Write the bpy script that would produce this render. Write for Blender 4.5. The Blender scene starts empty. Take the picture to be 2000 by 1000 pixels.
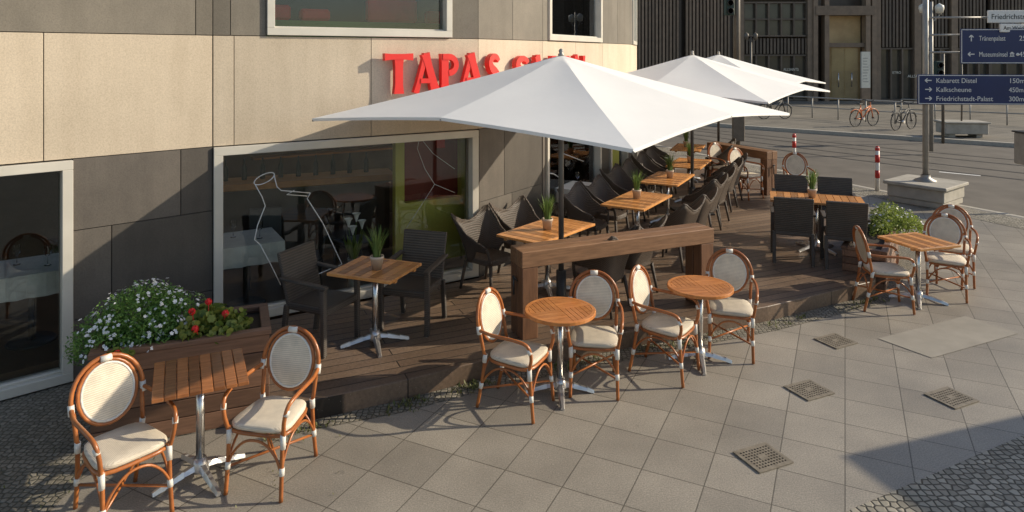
import bpy, bmesh, math, random
from mathutils import Vector, Matrix
random.seed(7)
SC=bpy.context.scene
C=SC.collection
F=1333.33; H=3.0; HY=105.0
R=math.radians; PI=math.pi
def G(px,py,z=0.0):
    d=F*(H-z)/(py-HY); return ((px-1000)/F*d, d)
# ------------------------------------------------------------------ materials
def nd(nt,t,**kw):
    n=nt.nodes.new(t)
    for k,v in kw.items(): setattr(n,k,v)
    return n
def base(name):
    m=bpy.data.materials.new(name); m.use_nodes=True
    return m,m.node_tree,m.node_tree.nodes['Principled BSDF']
def c4(c): return (c[0],c[1],c[2],1)
def ramp(nt,fac,stops):
    r=nd(nt,'ShaderNodeValToRGB'); e=r.color_ramp.elements
    while len(e)<len(stops): e.new(.5)
    for i,(p,c) in enumerate(stops): e[i].position=p; e[i].color=c4(c)
    nt.links.new(fac,r.inputs[0]); return r.outputs[0]
def coords(nt,stretch=(1,1,1),rot=0):
    tc=nd(nt,'ShaderNodeTexCoord'); mp=nd(nt,'ShaderNodeMapping')
    mp.inputs['Scale'].default_value=stretch; mp.inputs['Rotation'].default_value=(0,0,rot)
    nt.links.new(tc.outputs['Object'],mp.inputs[0]); return mp.outputs[0]
def noise(nt,vec,scale,detail=4,rough=.6):
    n=nd(nt,'ShaderNodeTexNoise'); n.inputs['Scale'].default_value=scale; n.inputs['Detail'].default_value=detail
    n.inputs['Roughness'].default_value=rough
    nt.links.new(vec,n.inputs['Vector']); return n.outputs[0]
def math_(nt,op,a,b=None):
    n=nd(nt,'ShaderNodeMath',operation=op)
    for i,x in enumerate((a,b)):
        if x is None: continue
        if isinstance(x,(int,float)): n.inputs[i].default_value=x
        else: nt.links.new(x,n.inputs[i])
    return n.outputs[0]
def mix(nt,fac,a,b,bt='MIX'):
    n=nd(nt,'ShaderNodeMix',data_type='RGBA',blend_type=bt)
    for s,x in ((0,fac),(6,a),(7,b)):
        if isinstance(x,(int,float)): n.inputs[s].default_value=x
        elif isinstance(x,tuple): n.inputs[s].default_value=c4(x)
        else: nt.links.new(x,n.inputs[s])
    return n.outputs[2]
def bump(nt,b,h,strength,dist=.01):
    n=nd(nt,'ShaderNodeBump'); n.inputs['Strength'].default_value=strength; n.inputs['Distance'].default_value=dist
    nt.links.new(h,n.inputs['Height']); nt.links.new(n.outputs[0],b.inputs['Normal'])
def island(nt,col,amt,src='island'):
    if src=='island': o=nd(nt,'ShaderNodeNewGeometry').outputs['Random Per Island']
    else: o=nd(nt,'ShaderNodeObjectInfo').outputs['Random']
    mr=nd(nt,'ShaderNodeMapRange'); nt.links.new(o,mr.inputs[0])
    mr.inputs[3].default_value=1-amt; mr.inputs[4].default_value=1+amt
    hs=nd(nt,'ShaderNodeHueSaturation'); nt.links.new(mr.outputs[0],hs.inputs['Value']); nt.links.new(col,hs.inputs['Color'])
    return hs.outputs[0]
def M(name,c1,c2=None,scale=8,rough=.6,bmp=0,metal=0,stretch=(1,1,1),isl=0,detail=5,orand=0,spec=None,bscale=None):
    m,nt,b=base(name); v=coords(nt,stretch)
    if c2 is None: c2=tuple(x*.82 for x in c1)
    n=noise(nt,v,scale,detail)
    col=ramp(nt,n,[(.32,c1),(.68,c2)])
    if isl: col=island(nt,col,isl)
    if orand: col=island(nt,col,orand,'obj')
    nt.links.new(col,b.inputs['Base Color'])
    b.inputs['Roughness'].default_value=rough; b.inputs['Metallic'].default_value=metal
    if spec is not None: b.inputs['Specular IOR Level'].default_value=spec
    if bmp: bump(nt,b,noise(nt,v,bscale or scale*5,4),bmp,.004)
    return m
def stone(name,c1,c2,stain,rough=.8,isl=.05):
    m,nt,b=base(name); v=coords(nt); vs=coords(nt,(3.5,3.5,.35))
    col=ramp(nt,noise(nt,v,1.6,6,.65),[(.3,c1),(.7,c2)])
    col=mix(nt,.55,col,ramp(nt,noise(nt,vs,1.3,5,.6),[(.35,stain),(.6,(1,1,1))]),'MULTIPLY')
    g_=noise(nt,v,75,3,.7); col=mix(nt,.45,col,ramp(nt,g_,[(.35,(.72,.71,.69)),(.5,(1,1,1)),(.65,(1.2,1.19,1.17))]),'MULTIPLY')
    col=island(nt,col,isl); nt.links.new(col,b.inputs['Base Color']); b.inputs['Roughness'].default_value=rough
    bump(nt,b,g_,.25,.004); return m
def weave(name,c1,c2,k,rough=.5,strength=.8):
    m,nt,b=base(name); tc=nd(nt,'ShaderNodeTexCoord'); sp=nd(nt,'ShaderNodeSeparateXYZ')
    nt.links.new(tc.outputs['Object'],sp.inputs[0]); x,y,z=sp.outputs
    a=math_(nt,'ADD',x,y); d=math_(nt,'ADD',math_(nt,'SUBTRACT',x,y),math_(nt,'MULTIPLY',z,1.5))
    s=math_(nt,'MULTIPLY',math_(nt,'SINE',math_(nt,'MULTIPLY',a,k)),math_(nt,'SINE',math_(nt,'MULTIPLY',d,k)))
    s=math_(nt,'ADD',math_(nt,'MULTIPLY',s,.5),.5)
    col=ramp(nt,s,[(.15,c1),(.7,c2)]); col=island(nt,col,.12,'obj')
    n_=noise(nt,tc.outputs['Object'],9,4); col=mix(nt,.5,col,ramp(nt,n_,[(.3,(.7,.69,.67)),(.7,(1.2,1.18,1.15))]),'MULTIPLY')
    nt.links.new(col,b.inputs['Base Color']); b.inputs['Roughness'].default_value=rough
    bump(nt,b,s,strength,.005); return m
def paving(name,w,h,ang,c1,c2,mort,ms,offset=0,speck=.5,bs=.5,rough=.75,fine=70):
    m,nt,b=base(name); v=coords(nt,(1,1,1),-ang); v0=coords(nt)
    br=nd(nt,'ShaderNodeTexBrick'); nt.links.new(v,br.inputs['Vector']); br.offset=offset
    for k,x in (('Scale',1),('Brick Width',w),('Row Height',h),('Mortar Size',ms),('Mortar Smooth',.2),('Bias',0)): br.inputs[k].default_value=x
    br.inputs['Color1'].default_value=c4(c1); br.inputs['Color2'].default_value=c4(c2); br.inputs['Mortar'].default_value=c4(mort)
    st=noise(nt,v0,.9,6,.65); col=mix(nt,.75,br.outputs['Color'],ramp(nt,st,[(.3,(.70,.69,.66)),(.7,(1.2,1.18,1.13))]),'MULTIPLY')
    fn=noise(nt,v0,fine,3,.7); col=mix(nt,speck,col,ramp(nt,fn,[(.36,(.5,.48,.45)),(.5,(1,1,1)),(.66,(1.6,1.56,1.5))]),'MULTIPLY')
    vo=nd(nt,'ShaderNodeTexVoronoi'); vo.inputs['Scale'].default_value=26; nt.links.new(v0,vo.inputs['Vector'])
    sp=ramp(nt,vo.outputs['Distance'],[(.08,(1,1,1)),(.12,(0,0,0))])
    col=mix(nt,math_(nt,'MULTIPLY',sp,.4*speck),col,(.72,.68,.6))
    v3=nd(nt,'ShaderNodeTexVoronoi'); v3.inputs['Scale'].default_value=4.2; nt.links.new(v0,v3.inputs['Vector'])
    gum=ramp(nt,v3.outputs['Distance'],[(.05,(1,1,1)),(.075,(0,0,0))]); col=mix(nt,math_(nt,'MULTIPLY',gum,.28),col,(.09,.08,.07))
    nt.links.new(col,b.inputs['Base Color'])
    rg=nd(nt,'ShaderNodeMapRange'); nt.links.new(st,rg.inputs[0]); rg.inputs[3].default_value=rough-.18; rg.inputs[4].default_value=rough+.12; nt.links.new(rg.outputs[0],b.inputs['Roughness'])
    hgt=math_(nt,'ADD',math_(nt,'MULTIPLY',br.outputs['Fac'],-1.0),math_(nt,'MULTIPLY',fn,.22))
    bump(nt,b,hgt,bs,.005); return m
def cobble(name,scale,c1,c2,mort):
    m,nt,b=base(name); v=coords(nt)
    vo=nd(nt,'ShaderNodeTexVoronoi',feature='DISTANCE_TO_EDGE'); vo.inputs['Scale'].default_value=scale; vo.inputs['Randomness'].default_value=.5
    v2=nd(nt,'ShaderNodeTexVoronoi'); v2.inputs['Scale'].default_value=scale; v2.inputs['Randomness'].default_value=.5
    nt.links.new(v,vo.inputs['Vector']); nt.links.new(v,v2.inputs['Vector'])
    sc=nd(nt,'ShaderNodeSeparateColor'); nt.links.new(v2.outputs['Color'],sc.inputs[0])
    cell=ramp(nt,sc.outputs[0],[(0,c1),(1,c2)])
    e=ramp(nt,vo.outputs['Distance'],[(.03,(0,0,0)),(.16,(1,1,1))])
    col=mix(nt,e,mort,cell); col=mix(nt,.7,col,ramp(nt,noise(nt,v,1.2,4),[(.3,(.6,.6,.55)),(.7,(1.15,1.12,1.08))]),'MULTIPLY')
    nt.links.new(col,b.inputs['Base Color']); b.inputs['Roughness'].default_value=.7
    bump(nt,b,e,.8,.01); return m
def glass(name,tint,ior=1.5):
    m=bpy.data.materials.new(name); m.use_nodes=True; nt=m.node_tree; nt.nodes.clear()
    o=nd(nt,'ShaderNodeOutputMaterial'); mx=nd(nt,'ShaderNodeMixShader'); t=nd(nt,'ShaderNodeBsdfTransparent'); g=nd(nt,'ShaderNodeBsdfGlossy')
    t.inputs[0].default_value=c4(tint); g.inputs['Roughness'].default_value=.015; g.inputs[0].default_value=(.9,.92,.95,1)
    f=nd(nt,'ShaderNodeFresnel'); f.inputs[0].default_value=ior
    nt.links.new(f.outputs[0],mx.inputs[0]); nt.links.new(t.outputs[0],mx.inputs[1]); nt.links.new(g.outputs[0],mx.inputs[2]); nt.links.new(mx.outputs[0],o.inputs[0]); return m
def trans(nt,b,col,f):
    tr=nd(nt,'ShaderNodeBsdfTranslucent'); nt.links.new(col,tr.inputs[0]); mx=nd(nt,'ShaderNodeMixShader'); mx.inputs[0].default_value=f
    o=[n for n in nt.nodes if n.bl_idname=='ShaderNodeOutputMaterial'][0]
    nt.links.new(b.outputs[0],mx.inputs[1]); nt.links.new(tr.outputs[0],mx.inputs[2]); nt.links.new(mx.outputs[0],o.inputs[0])
def leafmat(name,c1,c2,tr=.35):
    m,nt,b=base(name); col=ramp(nt,nd(nt,'ShaderNodeNewGeometry').outputs['Random Per Island'],[(0,c1),(1,c2)])
    nt.links.new(col,b.inputs['Base Color']); b.inputs['Roughness'].default_value=.55; trans(nt,b,col,tr); return m
def canvas(name,c):
    m,nt,b=base(name); v=coords(nt); col=ramp(nt,noise(nt,v,1.6,5),[(.3,c),(.75,tuple(x*.95 for x in c))])
    nt.links.new(col,b.inputs['Base Color']); b.inputs['Roughness'].default_value=.8
    bump(nt,b,noise(nt,v,3,3),.18,.02); trans(nt,b,col,.14); return m

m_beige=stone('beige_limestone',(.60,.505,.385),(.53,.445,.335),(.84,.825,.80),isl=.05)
m_greyshade=stone('shaded_grey_limestone',(.215,.19,.152),(.16,.142,.115),(.75,.74,.72),isl=.16)  # grey stone colour, darkened to paint in the shade on the upper band
m_dark=stone('dark_slate',(.125,.108,.09),(.085,.073,.062),(.7,.7,.7),.55,.28)
m_joint=M('joint_backing',(.03,.028,.025),rough=.9)  # dark backing that shows in the open panel joints
m_alu=M('window_aluminium',(.66,.62,.54),(.59,.555,.48),3,.42,metal=.2)
m_glass=glass('window_glass',(.95,.965,.94),1.5)
m_steel=M('brushed_steel',(.7,.68,.65),(.58,.56,.53),14,.26,metal=1)
m_cast=M('cast_aluminium',(.68,.66,.63),(.52,.5,.48),10,.36,metal=.85)
m_black=M('black_metal',(.025,.025,.025),(.035,.035,.035),10,.45)
m_cane=M('rattan_pole',(.44,.15,.04),(.27,.08,.02),9,.3,.2,orand=.14)
m_bind=M('white_binding',(.76,.73,.66),(.64,.61,.54),40,.5,.3)
m_cream=weave('cream_mesh',(.47,.405,.31),(.76,.675,.54),420,.6,.3)
m_wick=weave('dark_wicker',(.026,.022,.018),(.105,.084,.066),230,.42,.8)
m_wick2=weave('brown_wicker',(.026,.021,.017),(.12,.09,.068),300,.42,.7)
m_tw=M('oiled_teak',(.64,.31,.105),(.42,.17,.05),5,.26,.15,stretch=(1,9,1),isl=.34,orand=.07)
m_twr=M('glossy_teak',(.56,.225,.066),(.40,.145,.04),5,.22,.1,stretch=(1,4,1),isl=.16,orand=.04)
m_tw2=M('weathered_teak',(.36,.135,.045),(.20,.072,.024),5,.25,.2,stretch=(1,9,1),isl=.36)
m_bar=M('barrier_timber',(.27,.145,.075),(.155,.08,.04),4,.5,.3,stretch=(1,10,10),isl=.15)
m_bar2=M('barrier_post_timber',(.20,.097,.048),(.125,.058,.029),4,.5,.3,stretch=(10,10,1),isl=.15)
m_pl=M('planter_timber',(.19,.10,.06),(.115,.06,.035),4,.55,.35,stretch=(1,10,10),isl=.3)
m_deck=paving('deck_boards',2.6,.137,R(24.5),(.205,.143,.10),(.13,.088,.062),(.012,.009,.008),.006,.37,.35,.9,.48,40)
m_slab=paving('granite_slabs',.44,.44,R(64),(.315,.286,.245),(.25,.227,.195),(.11,.098,.08),.0045,0,.5,.4,.55,95)
m_patch=M('smooth_concrete',(.32,.29,.242),(.262,.238,.197),3,.8,.3,bscale=80)
m_cob=cobble('small_cobbles',17,(.25,.228,.185),(.42,.385,.32),(.075,.067,.052))
m_mos=cobble('mosaic_cobbles',21,(.185,.165,.132),(.29,.262,.218),(.085,.08,.055))
m_kerb=M('granite_kerb',(.46,.425,.36),(.37,.34,.285),12,.75,.3)
m_road=M('road_asphalt',(.155,.135,.11),(.108,.094,.076),1.3,.85,.4,bscale=70)
m_plaza=paving('plaza_paving',1.0,1.0,R(30),(.235,.212,.176),(.19,.172,.143),(.10,.09,.075),.02,0,.5,.3)
m_rail=M('tram_steel',(.07,.065,.06),rough=.4,metal=.4)
m_white=M('white_paint',(.78,.76,.72),(.7,.68,.63),9,.5)
m_red=M('red_paint',(.55,.025,.02),(.45,.02,.015),9,.4)
m_sign=M('red_letter',(.80,.034,.026),(.70,.026,.02),3,.42)
m_blue=M('sign_blue',(.014,.026,.105),(.012,.022,.09),2,.35)
m_pole=M('galvanised_pole',(.36,.34,.31),(.28,.265,.24),9,.5,metal=.4)
m_steelgrey=M('dark_grey_pole',(.12,.115,.11),(.09,.086,.08),6,.4,metal=.4)
m_pole2=M('brown_grey_mast',(.15,.125,.098),(.105,.087,.068),5,.5)
m_conc=M('cast_concrete',(.44,.405,.345),(.33,.305,.255),4,.85,.4,bscale=50)
m_canv=canvas('white_canvas',(.95,.935,.90))
m_leaf=leafmat('bush_leaf',(.08,.18,.03),(.24,.40,.09))
m_leaf2=leafmat('pale_bush_leaf',(.13,.19,.03),(.36,.43,.10))
m_ger=leafmat('geranium_leaf',(.10,.16,.022),(.32,.34,.07))
m_petal=M('white_petal',(.88,.87,.84),rough=.6)
m_rpet=M('red_petal',(.82,.022,.02),(.65,.014,.015),60,.5)
m_blade=leafmat('grass_blade',(.06,.13,.025),(.24,.34,.1))
m_weed=leafmat('weed_leaf',(.07,.09,.02),(.22,.22,.08))
m_pot=M('clay_pot',(.58,.48,.38),(.48,.38,.29),9,.75)
m_soil=M('soil',(.035,.024,.015),rough=.95)
m_iron=M('cast_iron',(.26,.222,.168),(.165,.138,.10),16,.55,.4)
m_irond=M('cast_iron_gap',(.035,.03,.024),rough=.7)
m_lime=M('lime_wall',(.60,.57,.13),(.54,.51,.10),2,.6)
m_gwall=M('green_sill',(.13,.26,.05),(.10,.2,.04),2,.5)
m_wine=M('dark_red_wall',(.22,.03,.024),rough=.5)
m_redf=M('red_fabric',(.75,.03,.02),rough=.6)
m_inwall=M('interior_wall',(.20,.15,.10),(.125,.095,.063),2,.6)
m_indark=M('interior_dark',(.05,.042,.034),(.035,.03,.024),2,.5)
m_infloor=M('interior_floor',(.17,.10,.055),(.12,.07,.038),3,.3)
m_cloth=M('table_linen',(.74,.71,.65),rough=.8)
m_barw=M('bar_top',(.68,.31,.09),(.54,.22,.06),4,.3)
m_fac=M('brown_slats',(.26,.183,.122),(.18,.127,.085),3,.5,isl=.2)
m_facg=M('slat_backing',(.075,.055,.039),rough=.6)
m_facd=M('dark_slats',(.14,.103,.073),(.10,.074,.053),3,.5,isl=.2)
m_fglass=M('far_window',(.06,.055,.045),(.12,.105,.08),.6,.1)
m_warm=M('lobby_wall',(.68,.47,.23),(.48,.31,.14),1,.5)
m_orange=M('orange_enamel',(.65,.16,.03),rough=.35)
m_rub=M('rubber',(.015,.015,.015),rough=.7)
m_lamp=M('opal_lamp',(.75,.72,.62),rough=.3)
m_green=M('signal_green',(.015,.04,.03),rough=.5)
m_line=M('white_line',(.8,.8,.78),rough=.6)
m_glass2=glass('clear_glass',(.95,.95,.95),1.45)

# ------------------------------------------------------------------ mesh builder
class MB:
    def __init__(s): s.bm=bmesh.new()
    def poly(s,pts,smooth=False):
        f=s.bm.faces.new([s.bm.verts.new(p) for p in pts]); f.smooth=smooth; return f
    def hexa(s,p):
        v=[s.bm.verts.new(q) for q in p]
        for f in ((3,2,1,0),(4,5,6,7),(0,1,5,4),(1,2,6,5),(2,3,7,6),(3,0,4,7)): s.bm.faces.new([v[i] for i in f])
        return s
    def box(s,x0,x1,y0,y1,z0,z1,mx=None):
        p=[(x0,y0,z0),(x1,y0,z0),(x1,y1,z0),(x0,y1,z0),(x0,y0,z1),(x1,y0,z1),(x1,y1,z1),(x0,y1,z1)]
        if mx is not None: p=[mx@Vector(q) for q in p]
        return s.hexa(p)
    def bar(s,a,b,w,h):
        a=Vector(a);b=Vector(b);d=(b-a).normalized(); up=Vector((0,0,1)) if abs(d.z)<.95 else Vector((1,0,0))
        x=d.cross(up).normalized()*w/2; y=x.cross(d).normalized()*h/2
        return s.hexa([a-x-y,a+x-y,a+x+y,a-x+y,b-x-y,b+x-y,b+x+y,b-x+y])
    def tube(s,path,r,n=8,closed=False,cap=True):
        P=[Vector(p) for p in path]; N=len(P); rr=r if isinstance(r,(list,tuple)) else [r]*N
        T=[]
        for i in range(N):
            a=P[(i-1)%N] if (closed or i>0) else P[i]; b=P[(i+1)%N] if (closed or i<N-1) else P[i]
            T.append((b-a).normalized())
        u=T[0].orthogonal().normalized(); rings=[]
        for i in range(N):
            u=(u-T[i]*u.dot(T[i])).normalized(); w=T[i].cross(u)
            rings.append([s.bm.verts.new(P[i]+(u*math.cos(2*PI*k/n)+w*math.sin(2*PI*k/n))*rr[i]) for k in range(n)])
        for i in range(N if closed else N-1):
            A=rings[i];B=rings[(i+1)%N]
            off=0
            if closed and i==N-1:
                off=min(range(n),key=lambda o:sum((A[k].co-B[(k+o)%n].co).length for k in range(n)))
            for k in range(n):
                f=s.bm.faces.new([A[k],A[(k+1)%n],B[(k+1+off)%n],B[(k+off)%n]]); f.smooth=True
        if cap and not closed:
            s.bm.faces.new(rings[0][::-1]); s.bm.faces.new(rings[-1])
        return s
    def lathe(s,prof,n=20,c=(0,0,0),smooth=True):
        rings=[]
        for r,z in prof:
            if r<1e-5: rings.append([s.bm.verts.new((c[0],c[1],c[2]+z))])
            else: rings.append([s.bm.verts.new((c[0]+r*math.cos(2*PI*k/n),c[1]+r*math.sin(2*PI*k/n),c[2]+z)) for k in range(n)])
        for A,B in zip(rings,rings[1:]):
            for k in range(n):
                q=[A[k%len(A)],A[(k+1)%len(A)],B[(k+1)%len(B)],B[k%len(B)]]
                q2=[]
                for v in q:
                    if v not in q2: q2.append(v)
                if len(q2)>2:
                    f=s.bm.faces.new(q2); f.smooth=smooth
        return s
    def prism(s,poly,z0,z1):
        a=[s.bm.verts.new((p[0],p[1],z0)) for p in poly]; b=[s.bm.verts.new((p[0],p[1],z1)) for p in poly]; n=len(poly)
        s.bm.faces.new(a[::-1]); s.bm.faces.new(b)
        for i in range(n): s.bm.faces.new([a[i],a[(i+1)%n],b[(i+1)%n],b[i]])
        return s
    def build(s,name,mat,parent=None,bevel=0,loc=None,world=False,seg=1):
        bm=s.bm
        bmesh.ops.recalc_face_normals(bm,faces=bm.faces[:])
        if bevel:
            e=[x for x in bm.edges if len(x.link_faces)==2 and x.calc_face_angle(0)>.6]
            bmesh.ops.bevel(bm,geom=e,offset=bevel,segments=seg,profile=.5,affect='EDGES')
        if world and parent is not None: bmesh.ops.translate(bm,verts=bm.verts[:],vec=-Vector(parent.location))
        me=bpy.data.meshes.new(name); bm.to_mesh(me); bm.free(); me.materials.append(mat)
        o=bpy.data.objects.new(name,me); C.objects.link(o)
        if parent is not None: o.parent=parent
        if loc is not None: o.location=loc
        return o
def thing(name,label,cat,loc=(0,0,0),rz=0,group=None):
    o=bpy.data.objects.new(name,None); C.objects.link(o); o.empty_display_size=.1
    o.location=loc if len(loc)==3 else (loc[0],loc[1],0); o.rotation_euler=(0,0,rz)
    tag(o,label,cat,group); return o
def tag(o,label,cat,group=None):
    o['label']=label; o['category']=cat
    if group: o['group']=group
    return o
def struct(o):
    o['kind']='structure'; return o
def copy_thing(o,loc,rz,label=None,group=None):
    def rec(a,par):
        c=a.copy(); C.objects.link(c)
        if par is not None: c.parent=par
        for ch in list(a.children): rec(ch,c)
        return c
    r=rec(o,None); r.location=loc; r.rotation_euler=(0,0,rz)
    if label: r['label']=label
    if group: r['group']=group
    return r
def text_mesh(s,size,mat,parent,name='lettering',loc=(0,0,0),align='LEFT',ext=.002,width=None):
    cu=bpy.data.curves.new('t','FONT'); cu.body=s; cu.size=size; cu.extrude=ext; cu.align_x=align
    ob=bpy.data.objects.new('t',cu); C.objects.link(ob); bpy.context.view_layer.update()
    dg=bpy.context.evaluated_depsgraph_get(); me=bpy.data.meshes.new_from_object(ob.evaluated_get(dg))
    bpy.data.objects.remove(ob)
    k=1
    if width:
        xs=[v.co.x for v in me.vertices]; k=width/max(1e-4,max(xs)-min(xs))
    for v in me.vertices: v.co=Vector((v.co.x*k,-v.co.z,v.co.y))
    me.materials.clear(); me.materials.append(mat); me.name=name
    o=bpy.data.objects.new(name,me); C.objects.link(o); o.parent=parent; o.location=loc; return o
def smoothpath(pts,k=5):
    P=[Vector(p) for p in pts]; out=[]
    for i in range(len(P)-1):
        p0=P[max(i-1,0)];p1=P[i];p2=P[i+1];p3=P[min(i+2,len(P)-1)]
        for j in range(k):
            t=j/k; out.append(.5*((2*p1)+(p2-p0)*t+(2*p0-5*p1+4*p2-p3)*t*t+(3*p1-p0-3*p2+p3)*t**3))
    out.append(P[-1]); return out

# ------------------------------------------------------------------ setting: ground
struct(MB().prism([(-60,-40),(140,-40),(140,160),(-60,160)],-.5,-.1).build('road',m_road))
K=[(4.0,24.0),(6.9,17.4),(8.0,15.0),(9.2,12.75),(10.4,10.2),(11.4,7),(12,0),(12,-12)]
side=[(-14,-12)]+[(12,-12),(12,0),(11.4,7),(10.4,10.2),(9.2,12.75),(8.0,15.0),(6.9,17.4),(4.0,24.0),(4,40),(-14,40)]
struct(MB().prism(side,-.3,0).build('pavement',m_slab))
kb=MB()
for a,b in zip(K,K[1:]):
    kb.bar((a[0]+.07,a[1],-.095),(b[0]+.07,b[1],-.095),.15,.2)
struct(kb.build('kerb',m_kerb,bevel=.01))
def sheet(poly,z,name,mat):
    m=MB(); m.poly([(p[0],p[1],z) for p in poly]); return struct(m.build(name,mat))
sheet([(-8,-1.2),(2.15,4.45),(4.05,5.38),(7.2,7.1),(9.4,10.2),(8.3,12.6),(6.2,17.2),(3.5,23.8),(4.0,23.9),(6.8,17.4),(7.9,15),(9.1,12.7),(10.3,10.2),(11.3,7),(11.9,0),(11.9,-11),(-8,-11)],.004,'cobbled_path',m_cob)
sheet([(-6.5,3.2),(-3.0,3.95),(-3.05,4.9),(-3.1,5.15),(-2,5.6),(-1.7,5.4),(-.93,5.7),(-.19,6.12),(1.26,6.74),(2.87,7.4),(4.55,8.25),(6.1,10.2),(6.1,14.2),(5.0,17),(2,17),(2,10),(-3,7.5),(-6.5,5.5)],.004,'mosaic_path',m_mos)
pp=[G(1715,662),G(1885,618),G(1990,652),G(1820,700)]
sheet(pp,.005,'concrete_patch_path',m_patch)
struct(MB().prism([(-20,52),(4.5,33.5),(9.5,28.4),(13.2,25.4),(17.2,22.3),(24,17.5),(60,-2),(140,30),(140,140),(-20,140)],-.3,.02).build('plaza',m_plaza))
fk=MB()
pl=[(4.5,33.5),(9.5,28.4),(13.2,25.4),(17.2,22.3),(24,17.5),(60,-2)]
for a,b in zip(pl,pl[1:]): fk.bar((a[0],a[1],-.06),(b[0],b[1],-.06),.22,.19)
struct(fk.build('far_kerb',m_kerb))
tr=MB()
for off in (0,1.43,3.2,4.63):
    pts=[(3.0+off*.8,31-off*.3),(8.0+off*.75,22.9+off*.1),(12.5+off*.7,16.8+off*.45),(20+off*.6,9+off*.7),(30+off*.6,0+off*.7)]
    P=smoothpath([(p[0],p[1],-.096) for p in pts],6)
    for a,b in zip(P,P[1:]):
        d=(b-a).normalized(); nrm=Vector((-d.y,d.x,0))*.045
        tr.poly([a-nrm,b-nrm,b+nrm,a+nrm])
struct(tr.build('tram_track_road',m_rail))
dm=MB()
for i in range(5):
    a=Vector((11.2+i*1.5,17.9-i*1.25,-.095)); d=Vector((.77,-.64,0)); n=Vector((.64,.77,0))*.07
    dm.poly([a-n,a+d*.9-n,a+d*.9+n,a+n])
struct(dm.build('lane_marking_road',m_white))

# ------------------------------------------------------------------ deck
DF=[(-2.0,5.42),(-1.67,5.56),(-.93,5.92),(-.19,6.34),(1.26,6.99),(2.87,7.65),(4.5,8.5)]
FP=[(-5.6,4.84),(-3.09,7.05),(-.43,8.70),(.45,10.0),(1.62,12.2),(2.4,13.8),(3.0,16.4),(3.0,24.0)]
dk=DF+[(5.9,10.4),(5.7,13.7),(5.2,16.8),(3.03,16.7),(2.95,16.2),(2.4,13.7),(1.62,12.1),(.45,9.9),(-.43,8.62),(-3.05,6.96),(-3.3,6.3),(-2.25,6.05)]
struct(MB().prism(dk,.0,.17).build('deck',m_deck,bevel=.006))

# ------------------------------------------------------------------ restaurant building
bld=thing('restaurant_building','restaurant corner building clad in beige and dark stone with large framed windows','building',(-3.09,7.05,0))
class Seg:
    def __init__(s,A,B):
        s.A=Vector((A[0],A[1],0)); s.B=Vector((B[0],B[1],0)); s.d=(s.B-s.A); s.L=s.d.length; s.d.normalize(); s.n=Vector((s.d.y,-s.d.x,0))
    def P(s,u,z,w=0): q=s.A+s.d*u-s.n*w; return Vector((q.x,q.y,z))
    def u(s,px):
        k=(px-1000)/F; return (k*s.A.y-s.A.x)/(s.d.x-k*s.d.y)
    def hit(s,px,py,w=0):
        A=s.A-s.n*w; k=(px-1000)/F; u=(k*A.y-A.x)/(s.d.x-k*s.d.y); d=A.y+u*s.d.y
        q=A+s.d*u; return Vector((q.x,q.y,H-(py-HY)*d/F))
    def box(s,mb,u0,u1,z0,z1,w0=0,w1=.2):
        mb.hexa([s.P(u0,z0,w0),s.P(u1,z0,w0),s.P(u1,z0,w1),s.P(u0,z0,w1),s.P(u0,z1,w0),s.P(u1,z1,w0),s.P(u1,z1,w1),s.P(u0,z1,w1)])
S=[Seg(a,b) for a,b in zip(FP,FP[1:])]
g=.0035
def panels(seg,us,z0,z1,mb,w0=0):
    for a,b in zip(us,us[1:]): seg.box(mb,a+g,b-g,z0+g,z1-g,w0,.16)
ZB=2.04; ZT=3.19; ZW=5.3; ZR=6.6
mid=MB(); up=MB(); back=MB()
S0,S1,S2,S3,S4,S5,S6=S
u140=S0.u(142)
def dark(*rows):
    m=MB()
    for r in rows: panels(r[0],r[1],r[2],r[3],m)
    m.build('dark_cladding',m_dark,bld,world=True,bevel=.002)
dark((S0,[u140,S0.u(353),S0.L],1.38,ZB),(S0,[u140,S0.u(218),S0.L],.56,1.38),(S0,[u140,S0.u(300),S0.L],0,.56))
dark((S0,[0,.5],0,ZB))
u4a,u4b=S3.u(1066),S3.u(1172)
dark((S2,[0.02,S2.u(985),S2.L-.02],1.1,ZB),(S2,[0.02,S2.u(1000),S2.L-.02],0,1.1),(S3,[0,u4a],0,ZB))
dark((S3,[u4b,S3.L],0,ZB),(S4,[0,.4],0,ZB))
dark((S4,[1.5,S4.L],0,ZB),(S5,[0,.5],0,ZB))
dark((S5,[2.1,S5.L],0,ZB),(S6,[0,2,4,6,S6.L],0,ZB))
panels(S0,[0,S0.u(85),S0.L-.002],ZB,ZT,mid); panels(S1,[0.002,S1.u(457),S1.u(725),S1.L],ZB,ZT,mid)
panels(S2,[0,S2.L],ZB,ZT,mid); panels(S3,[0,S3.L/2,S3.L],ZB,ZT,mid); panels(S4,[0,S4.L],ZB,ZT,mid); panels(S5,[0,1.3,S5.L],ZB,ZT,mid); panels(S6,[0,2,4,6,S6.L],ZB,ZT,mid)
uu=[(S0,[]),(S1,[(S1.u(520),S1.u(882))]),(S2,[]),(S3,[(S3.u(1070),S3.u(1174))]),(S4,[]),(S5,[(.5,2.1)]),(S6,[])]
for s,ops in uu:
    if not ops:
        cut=[0,S0.u(382),s.L] if s is S0 and 0<S0.u(382)<s.L else [0,s.L/2,s.L]
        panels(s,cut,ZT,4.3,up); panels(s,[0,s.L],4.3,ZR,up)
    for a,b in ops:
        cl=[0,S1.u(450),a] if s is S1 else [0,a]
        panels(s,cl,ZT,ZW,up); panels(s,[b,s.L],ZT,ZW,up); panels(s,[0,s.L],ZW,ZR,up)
def backing(s,u0,u1,z0,z1): s.box(back,u0,u1,z0,z1,.012,.22)
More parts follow.
